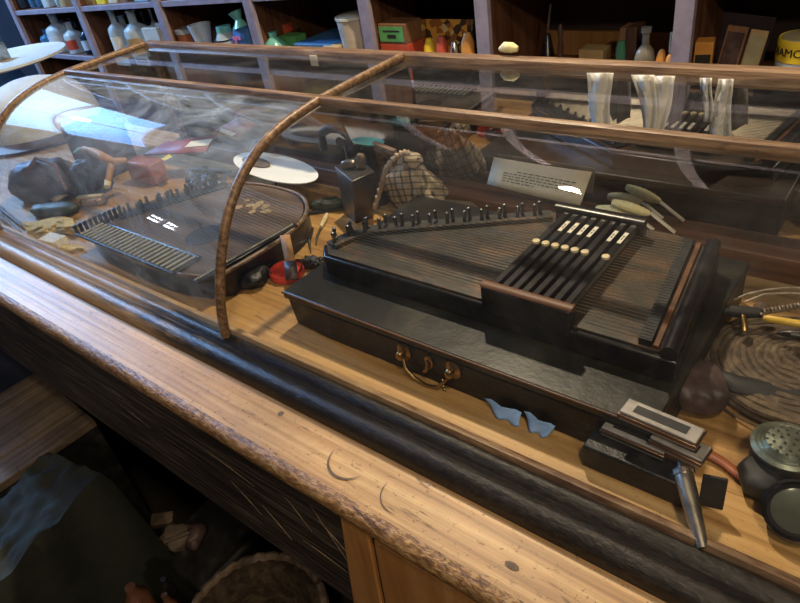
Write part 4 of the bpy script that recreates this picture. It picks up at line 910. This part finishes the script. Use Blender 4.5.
# bay A
bottle(30, 39, 30, 'darkgl', 'short dark blue bottle at the far left of the lower shelf')
bottle(40, 49, 28, 'bluegl', 'short blue bottle second from the left end of lower shelf')
bottle(44, 59, 12, 'clear', 'tall clear slim bottle in the leftmost shelf bay', 'bluewhite')
bottle(54, 67, 19, 'clear', 'clear bottle with white label beside the tall slim bottle', 'white', Y=1.47)
bottle(62, 74, 21, 'clear', 'clear bottle with a red label in the leftmost bay', 'redp', Y=1.40)
bottle(70, 80, 20, 'darkgl', 'black bottle right of the red-labelled bottle', None, Y=1.48)
bottle(77, 87, 21, 'darkgl', 'dark bottle with pale label near the bay upright', 'bluewhite', Y=1.40)
bottle(87, 96, 25, 'bluegl', 'narrow blue bottle touching the second upright', None, Y=1.48)
for i_, (a_, e_, y_, m_, lb_) in enumerate(((66, 73, 17, 'clear', 'tall narrow clear bottle at the back, middle of the first bay'), (82, 89, 19, 'clear', 'narrow clear bottle at the back, right end of the first bay'))):
    bottle(a_, e_, y_, m_, lb_, None, Y=1.56)
# bay B
bottle(100, 108, 16, 'clear', 'narrow clear bottle at the back, left end of the second bay', None, Y=1.56)
bottle(128, 135, 13, 'clear', 'narrow clear bottle at the back, middle of the second bay', None, Y=1.56)
bottle(103, 116, 8, 'clear', 'tall clear bottle with paper wrapper in the second bay', 'white', Y=1.40)
bottle(113, 127, 14, 'clear', 'clear bottle with brown contents in the second bay', 'brown', Y=1.46)
bottle(119, 138, 7, 'clear', 'widest clear bottle in the second bay, long neck', 'tan', Y=1.40)
bottle(137, 146, 11, 'darkgl', 'thin dark bottle behind the white carton', None, Y=1.50)
bottle(146, 152, 8, 'clear', 'thinnest clear bottle behind the white carton', None, Y=1.50)
cbox(145, 161, 27, 'white', 'white carton leaning at the right of the second bay', 'carton', 'box', rz=0.1)
cbox(158, 166, 22, 'bluewhite', 'narrow pale blue carton beside the white carton', 'carton', 'box', Y=1.42)
# price cards at the shelf edge
for i, (xa, xb, ya, yb) in enumerate(((134, 151, 56, 66), (115, 131, 57, 66))):
    a = PY(xa, ya, 1.335); c = PY(xb, yb, 1.335)
    t = thing('shelf_card', ['white handwritten card on shelf front behind the left arch', 'blank white card on shelf front, left of the handwritten one'][i], 'card', a, 'shelf cards')
    b = new(); box(b, a.x, c.x, 1.334, 1.336, min(a.z, c.z), max(a.z, c.z)); obj('card_sheet', b, 'white', t)
    if i == 0:
        b = new(); w = (c.x-a.x)
        for r in range(2):
            for s in range(6): box(b, a.x+w*(.12+.13*s), a.x+w*(.20+.13*s), 1.3332, 1.3338, c.z+(a.z-c.z)*(.3+.32*r), c.z+(a.z-c.z)*(.42+.32*r))
        obj('handwriting', b, 'ink', t)
# bay C
x, w, h = span(180, 196, 27)
t = thing('red_brown_tin', 'round red-brown tin with pale lid left in third bay', 'tin', (x, 1.41, Z1)); b = new(); lathe(b, [(w/2, 0.0005), (w/2, h*.85)], (x, 1.41, Z1), 24); obj('tin_body', b, 'rust_leather', t); b = new(); lathe(b, [(w/2*1.05, h*.85), (w/2*1.05, h*.98), (w/2*.9, h)], (x, 1.41, Z1), 24); obj('lid', b, 'greyb', t)
x, w, h = span(193, 208, 24)
b = new(); lathe(b, [(w*.28, 0.0005), (w*.33, h*.4), (w*.55, h), (w*.5, h), (w*.28, h*.45)], (x, 1.41, Z1), 24); one('pale_blue_vase', b, 'bluewhite', 'pale blue flared vase beside the red-brown tin', 'vase')
x, w, h = span(203, 219, 25, 1.50)
b = new(); lathe(b, [(w*.35, 0.0005), (w*.52, h*.5), (w*.4, h*.85), (w*.44, h)], (x, 1.50, Z1), 24); one('brown_jug', b, 'dkbrown', 'round brown pot behind the pale blue vase', 'pot')
x, w, h = span(218, 236, 25)
t = thing('striped_jar', 'round glass jar with silver bands beside the blue bag', 'jar', (x, 1.40, Z1)); b = new(); lathe(b, [(w*.3, 0.0005), (w*.5, h*.3), (w*.5, h*.6), (w*.3, h*.85)], (x, 1.40, Z1), 24); obj('jar_glass', b, 'clear', t)
for k in range(3):
    b = new(); zz = h*(.25+.2*k); lathe(b, [(w*.505, zz), (w*.515, zz+.004)], (x, 1.40, Z1), 24); obj('silver_band', b, 'silver', t)
b = new(); lathe(b, [(w*.32, h*.85), (w*.3, h)], (x, 1.40, Z1), 18); obj('lid', b, 'turq', t)
x, w, h = span(233, 254, 10)
t = thing('blue_sweet_bag', 'blue cellophane bag with turquoise knotted top beside third upright', 'bag', (x, 1.39, Z1)); b = new(); blob(b, (x, 1.39, Z1+h*.38), (w*.48, 0.022, h*.40), 0, 0.12, 30, 2, 4, Z1+.0005); obj('bag_body', b, 'blue', t)
b = new(); tube(b, [(x, 1.39, Z1+h*.72), (x-.004, 1.39, Z1+h*.86), (x-.012, 1.39, Z1+h)], [w*.3, w*.12, w*.26], 12); obj('knotted_top', b, 'turq', t)
b = new()
for k, (dx, dz) in enumerate(((-.28, .55), (-.12, .55), (.05, .55), (-.2, .47))): obox(b, (x+dx*w, 1.39-.0235, Z1+h*dz), (w*.1, .002, h*.07))
obj('pink_lettering', b, 'pink', t)
# bay D
x, w, h = span(268, 288, 30)
t = thing('green_glass_flask', 'round green-blue glass flask beside the blue cover book', 'flask', (x, 1.39, Z1)); b = new(); lathe(b, [(w*.3, .0005), (w*.52, h*.35), (w*.45, h*.65), (w*.15, h*.85), (w*.18, h)], (x, 1.39, Z1), 24); obj('flask_glass', b, 'turq', t)
b = new(); lathe(b, [(w*.2, h*.4), (w*.53, h*.42), (w*.53, h*.46)], (x, 1.39, Z1), 24); obj('green_band', b, 'greengl', t)
cbox(284, 300, 35, 'green', 'dark green carton with yellow specks behind the green flask', 'carton', 'box', Y=1.44)
t_, x, w, h = cbox(272, 298, 30, 'dkbrown', 'brown wooden box under the red and white packet', 'wooden_box', 'box', Y=1.50)
ztop = Z1+h
b = new(); obox(b, (x-.02, 1.475, ztop+0.014), (w*.5, 0.04, 0.022)); pk = one('white_packet', b, 'bluewhite', 'white end of the packet pair on the brown wooden box', 'packet', bevel=.001)
b = new(); obox(b, (x+.03, 1.475, ztop+0.014), (w*.45, 0.04, 0.026)); pk = one('red_packet', b, 'redp', 'red packet lying on the brown wooden box', 'packet', bevel=.001)
A_ = [PY(293, 44, 1.37), PY(330, 46, 1.37), PY(344, 30, 1.60), PY(309, 29, 1.60)]
t = thing('blue_book', 'large closed blue book with white page edges lying on the shelf', 'book', ((A_[0].x+A_[1].x)/2, 1.45, Z1))
bx0, bx1 = A_[0].x, A_[1].x
b = new(); box(b, bx0+.002, bx1-.002, 1.372, 1.55, Z1+.003, A_[0].z-.004); obj('page_block', b, 'bluewhite', t)
b = new(); box(b, bx0, bx1, 1.37, 1.552, A_[0].z-.0038, A_[0].z); obj('front_cover', b, 'blue', t, bevel=.001)
b = new(); box(b, bx0, bx1, 1.37, 1.552, Z1+.0005, Z1+.0029); obj('back_cover', b, 'blue', t)
cbox(328, 342, 45, 'tan', 'small pale tan box at the right of the blue book', 'box', 'box', Y=1.38, depth=.03)
x, w, h = span(341, 369, 14, 1.42)
t = thing('stoneware_crock', 'cream straight-sided stoneware crock beside the fourth upright', 'crock', (x, 1.42, Z1))
b = new(); lathe(b, [(w*.38, .0005), (w*.42, h*.3), (w*.48, h*.9), (w*.5, h), (w*.45, h), (w*.42, h*.85), (w*.3, h*.2), (.003, h*.15)], (x, 1.42, Z1), 30); obj('crock_body', b, 'crock', t)
b = new(); lathe(b, [(w*.485, h*.93), (w*.515, h*.95), (w*.515, h*.99), (w*.485, h)], (x, 1.42, Z1), 30); obj('rim', b, 'felt', t)
# bay E
zr = PY(400, 44, 1.39).z
x, w, h = span(387, 414, 42, 1.39)
t = thing('red_yellow_box', 'red and yellow carton underneath the green-labelled box', 'box', (x, 1.39, Z1)); b = new(); obox(b, (x, 1.40, Z1+h/2+.0005), (w, .07, h)); obj('box_body', b, 'redp', t, bevel=.001)
b = new(); obox(b, (x-w*.1, 1.3642, Z1+h*.4), (w*.8, .001, h*.4)); obj('yellow_panel', b, 'yel', t)
h2 = PY(400, 22, 1.39).z-(Z1+h)
t = thing('green_labelled_box', 'brown box with bright green label stacked on the red carton', 'box', (x, 1.39, Z1+h)); b = new(); obox(b, (x, 1.40, Z1+h+h2/2+.001), (w*.98, .07, h2)); obj('box_body', b, 'brown', t, bevel=.001)
b = new(); obox(b, (x-w*.03, 1.3642, Z1+h+h2*.52), (w*.86, .001, h2*.74)); lb = obj('green_label', b, 'green', t)
b = new(); obox(b, (x-w*.02, 1.3632, Z1+h+h2*.42), (w*.3, .0006, h2*.16)); obox(b, (x-w*.02, 1.3632, Z1+h+h2*.68), (w*.6, .0006, h2*.06)); obj('label_lettering', b, 'label_dark', lb)
# card tray of trinkets
xa = PY(420, 40, 1.45).x; xb = PY(476, 40, 1.45).x; zt_ = PY(440, 20, 1.45).z
t = thing('trinket_display', 'yellow-brown printed display card leaning in the fifth bay', 'display card', ((xa+xb)/2, 1.45, Z1))
b = new(); obox(b, ((xa+xb)/2, 1.45, (Z1+zt_)/2+.0015), (xb-xa-.01, .004, zt_-Z1), 0, -.05)
m, nt, bs = nodes('printed_patchwork'); L = nt.links.new
vo = N(nt, 'ShaderNodeTexVoronoi', Scale=60.0); L(coords(nt, (1, 1, 1)), vo.inputs['Vector'])
sp = nt.nodes.new('ShaderNodeSeparateColor'); L(vo.outputs['Color'], sp.inputs[0])
rr = ramp(nt, [(0.0, (0.05, 0.03, 0.02)), (0.3, (0.25, 0.1, 0.03)), (0.55, (0.55, 0.3, 0.05)), (0.75, (0.5, 0.45, 0.25)), (0.95, (0.45, 0.06, 0.03))]); rr.color_ramp.interpolation = 'CONSTANT'
L(sp.outputs[0], rr.inputs[0]); L(rr.outputs[0], bs.inputs['Base Color']); bs.inputs['Roughness'].default_value = 0.5
reg('patchwork', m); obj('printed_card', b, 'patchwork', t)
for i, (a, e, y, mm, lb) in enumerate(((424, 434, 38, 'yel', 'yellow tin trinket in front of the display card'), (436, 447, 36, 'redp', 'red trinket in front of the display card'), (450, 459, 42, 'silver', 'silver trinket in front of the display card'), (461, 474, 33, 'orange', 'amber jar in front of the display card'))):
    x, w, h = span(a, e, y, 1.40); b = new(); lathe(b, [(w*.4, .0005), (w*.5, h*.3), (w*.45, h*.8), (w*.2, h)], (x, 1.40, Z1), 16); one('trinket_jar', b, mm, lb, 'trinket', 'trinkets in front of the display card')
# bay F
x, w, h = span(541, 553, 4, 1.45)
h = min(h, .185)
t = thing('oil_funnel', 'dark conical funnel with a thin pale spout pointing up', 'funnel', (x, 1.45, Z1)); b = new(); lathe(b, [(w*.8, .0005), (w*.75, .02), (w*.25, h*.6), (w*.12, h*.62)], (x, 1.45, Z1), 20); obj('cone', b, 'black', t)
b = new(); tube(b, [(x, 1.45, Z1+h*.6), (x+.01, 1.45, Z1+h)], [w*.12, w*.08], 8); obj('spout', b, 'steel', t)
x, w, h = span(551, 570, 24, 1.40)
t = thing('hand_bell', 'small metal hand bell with turned dark handle in the sixth bay', 'bell', (x, 1.40, Z1)); b = new(); lathe(b, [(w*.5, .0005), (w*.48, h*.12), (w*.36, h*.2), (w*.3, h*.34), (w*.1, h*.42)], (x, 1.40, Z1), 24); obj('bell_cup', b, 'steel', t)
b = new(); lathe(b, [(w*.1, h*.42), (w*.16, h*.6), (w*.09, h*.75), (w*.15, h*.9), (w*.05, h)], (x, 1.40, Z1), 16); obj('handle', b, 'dkbrown', t)
cbox(582, 606, 48, 'tan', 'low tan wooden block in the sixth bay', 'wooden_block', 'block', Y=1.52, depth=.05)
x, w, h = span(616, 626, 41, 1.43); b = new(); lathe(b, [(w*.5, .0005), (w*.5, h*.8), (w*.35, h)], (x, 1.43, Z1), 18); one('green_jar', b, 'greengl', 'small green jar left of the dark wooden boxes', 'jar')
cbox(623, 630, 26, 'brown', 'narrow brown wooden box behind the green jar', 'wooden_box', 'box', Y=1.46)
cbox(630, 640, 25, 'dkbrown', 'dark wooden box left of the half-full bottle', 'wooden_box', 'box', Y=1.45)
x, w, h = span(636, 657, 27, 1.40)
t = thing('half_full_bottle', 'clear square-shouldered bottle half filled with tan liquid by the upright', 'bottle', (x, 1.40, Z1)); b = new(); lathe(b, [(w*.45, .0005), (w*.48, .004), (w*.48, h*.55), (w*.38, h*.66), (w*.17, h*.74), (w*.17, h*.9), (w*.24, h*.92), (w*.24, h)], (x, 1.40, Z1), 20); obj('bottle_glass', b, glassy('plain_bottle', (.34, .32, .27), .1, .5), t)
b = new(); lathe(b, [(w*.49, .002), (w*.49, h*.34)], (x, 1.40, Z1), 20); obj('tan_label', b, 'tan', t)
for i, (a, e, y, lb) in enumerate(((656, 667, 49, 'left brown nut beside the half-full bottle'), (665, 675, 54, 'right brown nut nearest the shelf upright'))):
    x, w, h = span(a, e, y, 1.40-.01*i); h = max(h, w*.95); b = new(); blob(b, (x, 1.40-.01*i, Z1+h/2), (w/2, w/2, h/2), 0, .06, 60, i, 3); one('walnut', b, 'orange', lb, 'nut', 'nuts on the shelf')
cbox(673, 679, 30, 'paper', 'narrow cream slip standing against the sixth upright', 'paper_slip', 'paper', Y=1.42, depth=.004)
# bay G
t_, x, w, h = cbox(696, 714, 40, 'orange', 'small orange carton with black label right of the sixth upright', 'carton', 'box', Y=1.40, depth=.04, rz=.2, labm='label_dark')
def leaning(xa, xb, yt, m, lb, name, cat, Y, rx, inner=None, depth=.004, ry=.12):
    x, w, h = span(xa, xb, yt, Y); t = thing(name, lb, cat, (x, Y, Z1))
    b = new(); obox(b, (x, Y+.01, Z1+h/2+.002), (w, depth, h), 0, rx, ry); obj('board', b, m, t, bevel=.0008)
    if inner:
        b = new(); obox(b, (x, Y+.01-depth/2-.001, Z1+h/2+.002), (w*.82, .0012, h*.86), 0, rx, ry); obj('inset', b, inner, t)
        if inner in ('khaki',):
            b = new()
            for s in range(3): obox(b, (x+w*.02*s, Y+.006-depth/2-.001+.004*s, Z1+h*(.3+.17*s)), (w*.5, .0012, h*.07), 0, rx, ry)
            obj('printed_lines', b, 'ink', t)
    return t
leaning(706, 771, 16, 'plumdk', 'wide dark board leaning at the back of the seventh bay', 'backing_board', 'board', 1.56, -.06)
leaning(721, 742, 29, 'brown', 'brown-edged dark oblong case leaning in the seventh bay', 'spectacle_case', 'case', 1.41, -.1, 'dk_leather', .012)
leaning(744, 762, 33, 'tan', 'torn khaki paper packet leaning beside the oblong case', 'seed_packet', 'packet', 1.41, -.1, 'khaki', .006)
c = PY(797, 66, 1.39); r = PY(797, 60, 1.39).x-PY(768, 60, 1.39).x
t = thing('almond_tin', 'round tin with yellow lettered lid band at the right end', 'tin', (c.x, 1.42, Z1)); h = PY(797, 38, 1.39).z-Z1
b = new(); lathe(b, [(r*.97, .0005), (r*.97, h*.6)], (c.x, 1.42+.02, Z1), 40); obj('tin_body', b, 'bluewhite', t)
b = new(); lathe(b, [(r, h*.6), (r, h*.9), (r*.96, h*.93), (r*.9, h*.91), (r*.3, h*.93)], (c.x, 1.42+.02, Z1), 40); ld = obj('lid', b, 'yel', t)
b = new(); lathe(b, [(r*.9, h*.915), (r*.88, h*.935), (r*.2, h*.95)], (c.x, 1.44, Z1), 32); obj('lid_top', b, 'khaki', ld)
b = new(); lathe(b, [(r*.12, h*.94), (r*.14, h*1.12), (r*.05, h*1.15)], (c.x+.0, 1.44, Z1), 16); obj('lid_knob', b, 'steel', ld)
cu = bpy.data.curves.new('lettering', 'FONT'); cu.body = 'DIAMONDS'; cu.size = h*.17; cu.align_x = 'CENTER'; cu.extrude = .0004
tmp = bpy.data.objects.new('tmp_text', cu); COL.objects.link(tmp); bpy.context.view_layer.update()
me = bpy.data.meshes.new_from_object(tmp.evaluated_get(bpy.context.evaluated_depsgraph_get())); COL.objects.unlink(tmp); bpy.data.objects.remove(tmp)
for v in me.vertices:
    a_ = -PI/2-0.15+v.co.x*1.05/r; rr_ = r+.0006+v.co.z; z_ = Z1+h*.70+v.co.y
    v.co = Vector((c.x+rr_*math.cos(a_), 1.44+rr_*math.sin(a_), z_))
me.materials.append(MT['label_dark']); o = bpy.data.objects.new('lid_lettering', me); COL.objects.link(o); o.parent = ld
o.matrix_parent_inverse = Matrix.Identity(4) if False else (ld.matrix_world.inverted() if False else Matrix.Identity(4))
bpy.context.view_layer.update(); o.matrix_parent_inverse = ld.matrix_world.inverted()
# cob on the rail
b = new(); q = P(503, 52, 1.194); tube(b, [(q.x-.014, .828, 1.193), (q.x-.006, .829, 1.196), (q.x+.006, .828, 1.196), (q.x+.015, .829, 1.194)], [.003, .0075, .0075, .004], 12); one('cob_end', b, 'corn', 'pale yellow cob end lying on the top back rail', 'corn')
# upper row (only their feet show)
cols = ['darkgl', 'bluegl', 'bluegl', 'clear', 'clear', 'tan', 'clear', 'bluegl']
nm = ['dark', 'deep blue', 'bright blue', 'large clear', 'cloudy clear', 'amber', 'pale', 'narrow blue']
for i, (a, e) in enumerate(((14, 22), (24, 31), (31, 38), (38, 48), (50, 56), (56, 66), (66, 71), (70, 76))):
    bottle(a, e, -18, cols[i], '%s bottle on the upper shelf in the leftmost bay, number %s along' % (nm[i], ['one', 'two', 'three', 'four', 'five', 'six', 'seven', 'eight'][i]), None, Y=1.40, base=Z2, hmax=.2)
for i, (a, e, mm, lb) in enumerate(((85, 95, 'tan', 'tan packet on the upper shelf of the second bay'), (96, 106, 'yel', 'yellow packet on the upper shelf of the second bay'), (108, 118, 'crock', 'cream packet on the upper shelf of the second bay'), (120, 129, 'brown', 'brown packet on the upper shelf of the second bay'), (134, 150, 'skyblue', 'sky-blue packet on the upper shelf of the second bay'))):
    x, w, h = span(a, e, -8, 1.40, Z2); b = new(); obox(b, (x, 1.41, Z2+.05), (w, .05, .098)); one('packet', b, mm, lb, 'packet', bevel=.001)

# ------------------------------------------------------------------ floor level things
# plank crate
zc = 0.5
cr = thing('plank_crate', 'low grey-brown plank crate beneath the counter at lower left', 'crate', (-1.45, 0.25, 0))
ap = P(95, 420, zc); bp_ = P(36, 372, zc); cp_ = P(0, 385, zc); dp = P(0, 472, zc)
u = (bp_-ap); u.z = 0; L1 = u.length; un = u.normalized(); vn = Vector((un.y, -un.x, 0)); 
if (dp-ap).dot(vn) < 0: vn = -vn
nbrd = 4; wd = L1/nbrd
for i in range(nbrd):
    b = new(); s0 = ap+un*(wd*i+.003); s1 = ap+un*(wd*(i+1)-.001)
    e0 = s0+vn*0.75; e1 = s1+vn*0.75
    prism(b, [(s0.x, s0.y), (s1.x, s1.y), (e1.x, e1.y), (e0.x, e0.y)], zc-.02, zc+.002*(i % 2)); o = obj('top_plank', b, 'crate', cr, bevel=.002)
s0, s1 = ap+un*.01, ap+un*(L1-.01); e0, e1 = s0+vn*.72, s1+vn*.72
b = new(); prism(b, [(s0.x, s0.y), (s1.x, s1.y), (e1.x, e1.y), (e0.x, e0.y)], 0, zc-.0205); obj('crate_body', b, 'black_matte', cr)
# tarp-covered box
zt2 = 0.56
A_ = [P(0, 503, zt2), P(48, 452, zt2), P(100, 474, zt2), P(2, 580, zt2)]
t = thing('tarp_covered_box', 'box draped in dark green canvas on the floor at lower left', 'covered box', (A_[1].x, A_[1].y-.1, 0))
ctr = sum(A_, Vector())/4
b = new(); g = []
A_[0] = A_[0]+(A_[0]-A_[1])*.35; A_[3] = A_[3]+(A_[3]-A_[2])*.35
n = 60
for i in range(n+1):
    row = []
    for j in range(n+1):
        u_, v_ = i/n, j/n
        def side(t_): return (0 if t_ < .2 else 1 if t_ > .8 else (t_-.2)/.6), max(0, .2-t_, t_-.8)
        (uu, du), (vv, dv) = side(u_), side(v_)
        p = (A_[0]*(1-uu)+A_[1]*uu)*(1-vv)+(A_[3]*(1-uu)+A_[2]*uu)*vv
        drop = max(du, dv)/.2*.46
        out = (p-ctr); out.z = 0; k_ = noise.noise(Vector((u_*6, v_*6, 1)))
        p = p+out.normalized()*(drop*.10+.02*k_*(1 if drop > 0 else .2)); p.z = zt2-drop+.014*noise.noise(Vector((u_*9, v_*9, 4)))+.006*abs(noise.noise(Vector((u_*22, v_*14, 7))))
        row.append(p)
    g.append(row)
sheet(b, g); obj('canvas_cover', b, 'tarp', t, solid=.003, ang=70)
# basket
zb = .40
c = P(252, 600, zb); r = 0.085
c = P(255, 622, zb)
t = thing('wicker_basket', 'round brown wicker basket on the dark floor below the counter', 'basket', (c.x, c.y, 0))
b = new(); rr = 0.128
lathe(b, [(rr*.7, 0.02), (rr*.96, zb-.01), (rr*1.0, zb), (rr*.8, zb), (rr*.74, zb-.02), (rr*.5, .05)], (c.x, c.y, 0), 40); obj('basket_wall', b, 'wicker', t)
b = new(); tube(b, [(c.x+rr*.97*math.cos(a), c.y+rr*.97*math.sin(a), zb+.004+.003*math.sin(a*30)) for a in [i*2*PI/80 for i in range(81)]], .008, 8); obj('basket_rim', b, 'crate', t)
# plank and jumble on the floor
random.seed(21)
for i, (px, py, d, m, lb) in enumerate(((158, 512, (.05, .03, .02), 'crate', 'grey wood offcut lying in the dark beneath the counter'), (172, 530, (.035, .03, .025), 'grey_cloth', 'lumpy grey stone in the dark left of the basket'), (150, 555, (.02, .06, .03), 'crate', 'upright wood splinter in the dark left of the basket'), (190, 528, (.02, .03, .02), 'dk_leather', 'small brown lump in the dark beneath the counter'))):
    p = P(px, py, .3); b = new(); obox(b, (p.x, p.y, .27), d, .8, .2, .1) if m == 'crate' else blob(b, (p.x, p.y, .27), d, .4, .3, 20, i, 3); one(['wood_offcut', 'grey_stone', 'wood_splinter', 'leather_scrap'][i], b, m, lb, ['wood', 'stone', 'wood', 'scrap'][i], bevel=.002 if m == 'crate' else 0)
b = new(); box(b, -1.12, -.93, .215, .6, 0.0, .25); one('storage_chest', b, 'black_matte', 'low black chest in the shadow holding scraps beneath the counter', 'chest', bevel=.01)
p = P(192, 539, .3); b = new(); tube(b, [pp(165, 542, .3), pp(190, 532, .31)], .003, 6); one('thin_stick', b, 'crate', 'thin pale stick in the dark beneath the counter', 'stick')
for i, (px, py, m, lb) in enumerate(((132, 590, 'brown_leather', 'brown bottle neck at the bottom edge left of the basket'), (166, 598, 'brown_leather', 'brown round lid left of the basket'), (165, 582, 'dark_iron', 'dull metal fitting beside the basket'))):
    p = P(px, py, .42); b = new(); kk = 1 if i == 0 else .55; lathe(b, [(.02*kk, -.3992), (.022*kk, .0), (.012*kk, .015), (.010*kk, .03)], (p.x, p.y, .40), 16); one(['bottle_neck', 'round_lid', 'metal_fitting'][i], b, m, lb, ['bottle', 'lid', 'fitting'][i])
p = P(8, 385, .55); b = new(); blob(b, (p.x-.22, p.y+.1, .30), (.14, .10, .30), .3, .1, 6, 2, 4); one('blue_sack', b, 'navy', 'dark blue sack behind the plank crate at far left', 'sack')

# ------------------------------------------------------------------ lights
def bulb(loc, e, c, r, label):
    t = thing('hanging_bulb', label, 'lamp', loc)
    b = new(); lathe(b, [(.007, .04), (.008, .02), (.015, 0), (.014, -.01), (.005, -.018)], loc, 16); obj('glass_bulb', b, reg('bulb_%s' % label[:4], emis('bulb_glow', c, 60)), t)
    b = new(); tube(b, [(loc[0], loc[1], loc[2]+.05), (loc[0], loc[1], RZ)], .004, 6); obj('cord', b, 'black', t)
    ld = bpy.data.lights.new('bulb_light', 'POINT'); ld.energy = e; ld.color = c; ld.shadow_soft_size = r
    o = bpy.data.objects.new('bulb_light', ld); COL.objects.link(o); o.location = (loc[0], loc[1], loc[2]-.06)
WARM = (1.0, 0.79, 0.54)
bulb((-0.75, 1.07, 2.27), 62, WARM, .03, 'bare warm bulb hanging over the aisle behind the display case')
bulb((0.35, -0.15, 2.5), 27, WARM, .08, 'second bare bulb hanging in front of the counter')  # unseen bulb added as fill for the right and front
def area(loc, tgt, sx, sy, e, c):
    ld = bpy.data.lights.new('area', 'AREA'); ld.shape = 'RECTANGLE'; ld.size = sx; ld.size_y = sy; ld.energy = e; ld.color = c
    o = bpy.data.objects.new('daylight', ld); COL.objects.link(o); o.location = loc
    o.rotation_euler = (Vector(tgt)-Vector(loc)).to_track_quat('-Z', 'Y').to_euler(); return o
def pt(loc, e, c, r):
    ld = bpy.data.lights.new('pt', 'POINT'); ld.energy = e; ld.color = c; ld.shadow_soft_size = r
    o = bpy.data.objects.new('fill_light', ld); COL.objects.link(o); o.location = loc
pt((RX0+.12, .7, 2.35), 120, (0.42, 0.68, 1.0), .05)  # added blue point that strengthens daylight on the left bay
pt((1.3, -1.3, 2.6), 46, (1.0, 0.84, 0.66), .06)  # unseen warm fill added to lift the shaded counter front
w = bpy.data.worlds.new('world'); SC.world = w; w.use_nodes = True
w.node_tree.nodes['Background'].inputs[0].default_value = (0.5, 0.45, 0.4, 1); w.node_tree.nodes['Background'].inputs[1].default_value = 0.3
SC.view_settings.view_transform = 'Standard'; SC.view_settings.look = 'None'; SC.view_settings.exposure = 0.45
SC.cycles.max_bounces = 8; SC.cycles.transparent_max_bounces = 24; SC.cycles.transmission_bounces = 6; SC.cycles.sample_clamp_indirect = 4
